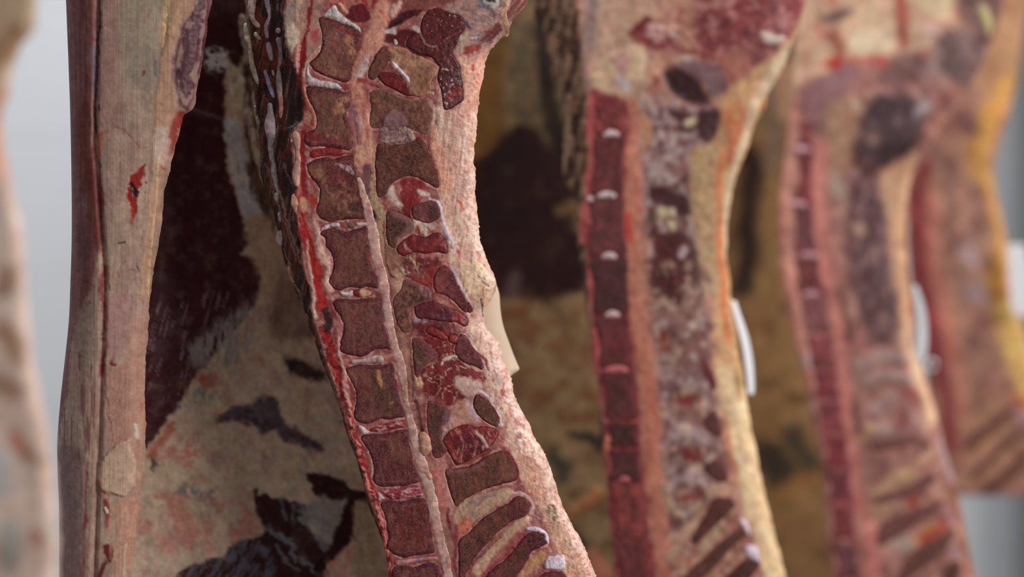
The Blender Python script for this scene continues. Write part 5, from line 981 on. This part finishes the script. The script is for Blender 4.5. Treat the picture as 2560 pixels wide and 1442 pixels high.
for i, pl in enumerate(('U 1150,780 1260,700 1380,600 1400,640 1290,760 1170,830', 'U 1170,940 1290,830 1400,720 1430,760 1310,880 1190,990', 'U 1200,1030 1320,930 1438,830 1470,860 1390,960 1280,1040')):
    q = Paint((104, 62, 54), .3); q.mottle(930+i, 18, 20, .5, .7, (88, 48, 46), .7)
    patch('spinous_process', VS, pl, q, 'bone', fourth, lift=2.0, rnd=9, step=6, rim=(130, 80, 66), rimw=8)

# ------------------------------------------------------------ the out-of-focus piece at the left, nearest the lens
near = thing('beef_flank', 'very blurred cream piece of beef at the left edge, nearest the lens', 'meat', (-0.42, 1.85, 1.95))
NS = Side(1.82, [(-330, -140), (-330, 1560)], 'o 95,-140 88,0 84,66 70,86 50,110 30,160 20,213 5,260 -2,300 0,353 14,416 30,480 44,546 58,646 66,780 72,860 76,900 92,975 110,1065 122,1140 132,1238 138,1351 136,1442 140,1560', -130, 1550, step=8, rL=40, rR=40, thick=0.06, rag=2, seed=51)
g = Paint((232, 202, 184), .4, sc=3, vary=.5)
g.mottle(1, 60, 70, .45, .65, (238, 214, 200), .7)
g.fill('o -60,-200 110,-200 100,60 60,120 20,180 -60,200', (200, 172, 140), soft=24); g.stroke('o 40,80,18 20,120,24 -10,150,24', (168, 128, 92), soft=20)
g.stroke('o 8,240,20 0,340,26 20,430,20', (226, 158, 124), soft=18)
for q in ('o 20,680,18 10,720,20', 'o 10,830,26 40,870,26 50,900,14', 'o 0,960,24 30,980,20', 'o 60,1130,20 90,1150,16', 'o 10,1380,24 20,1410,20'): g.stroke(q, (172, 132, 104), soft=22)
for q in ('o 40,1090,14 45,1110,14', 'o 85,1335,12 95,1350,12'): g.stroke(q, (196, 104, 84), soft=16)
g.stroke('o 0,1150,22 10,1220,22', (214, 206, 206), soft=20); g.stroke('o 30,1330,24 20,1400,20', (176, 176, 168), soft=22)
NS.build('fat_cover', g, 'plain', near, back=(200, 160, 140))

# ------------------------------------------------------------ paper tags tucked behind the back edges
def tag_(label, Y0, left, right, y0, y1, c, step, dep, group=None, cut=0):
    s = Side(Y0, left, right, y0, y1, step=step, rL=0, rR=0, thick=0.0006, dep=dep, rag=0.01)
    t = thing('paper_tag', label, 'tag', (X(float(s.R((y0+y1)/2)), Y0), Y0, Zc(y0, Y0)), 'paper tags on the sides of beef')
    s.build('paper', Paint(c, .3, vary=.06), 'paper', t, back=c, nb=2); return t, s
t1, s1 = tag_('cream paper tag tucked behind the sharpest side of beef', 2.475, 'o 1195,690 1196,760 1200,840 1222,900 1262,935 1274,941', 'o 1236,690 1241,712 1248,736 1251,775 1258,815 1272,855 1283,885 1292,907 1299,923 1297,926 1288,933 1276,941', 694, 940, (226, 202, 178), 4, lambda x, y, L, R: 0.012*np.clip((x-L)/(R-L), 0, 1)**2)
tube('eyelet', s1, 'o 1225,705,3 1227,712,3', Paint((150, 130, 110), .5), 'paper', t1)
tag_('white paper tag at the right edge of the second side of beef', 2.80, 'o 1828,750 1839,790 1856,860 1867,930 1873,985', 'o 1842,750 1853,785 1872,840 1884,900 1888,960 1887,985', 752, 984, (240, 240, 246), 5, lambda x, y, L, R: 0.008*np.clip((x-L)/(R-L), 0, 1)+0.004)
t3, s3 = tag_('white paper tag on the third side of beef, against a red band', 3.05, 'o 2281,712 2291,760 2299,830 2302,880 2304,897', 'o 2292,712 2308,755 2317,800 2319,850 2315,897', 714, 896, (240, 240, 246), 5, lambda x, y, L, R: 0.0*x)
ringp = [(2330+13*math.cos(a_), 912+15*math.sin(a_), 3) for a_ in np.linspace(0, 6.1, 14)]
tube('ring', s3, ringp, Paint((206, 200, 210), .8), 'paper', t3, flat=1)
tag_('white paper tag at the right edge of the picture, on yellow fat', 3.42, 'o 2518,610 2522,700 2530,770 2542,792', 'o 2562,600 2580,700 2584,770 2582,795', 612, 792, (244, 244, 250), 6, lambda x, y, L, R: 0.0*x)
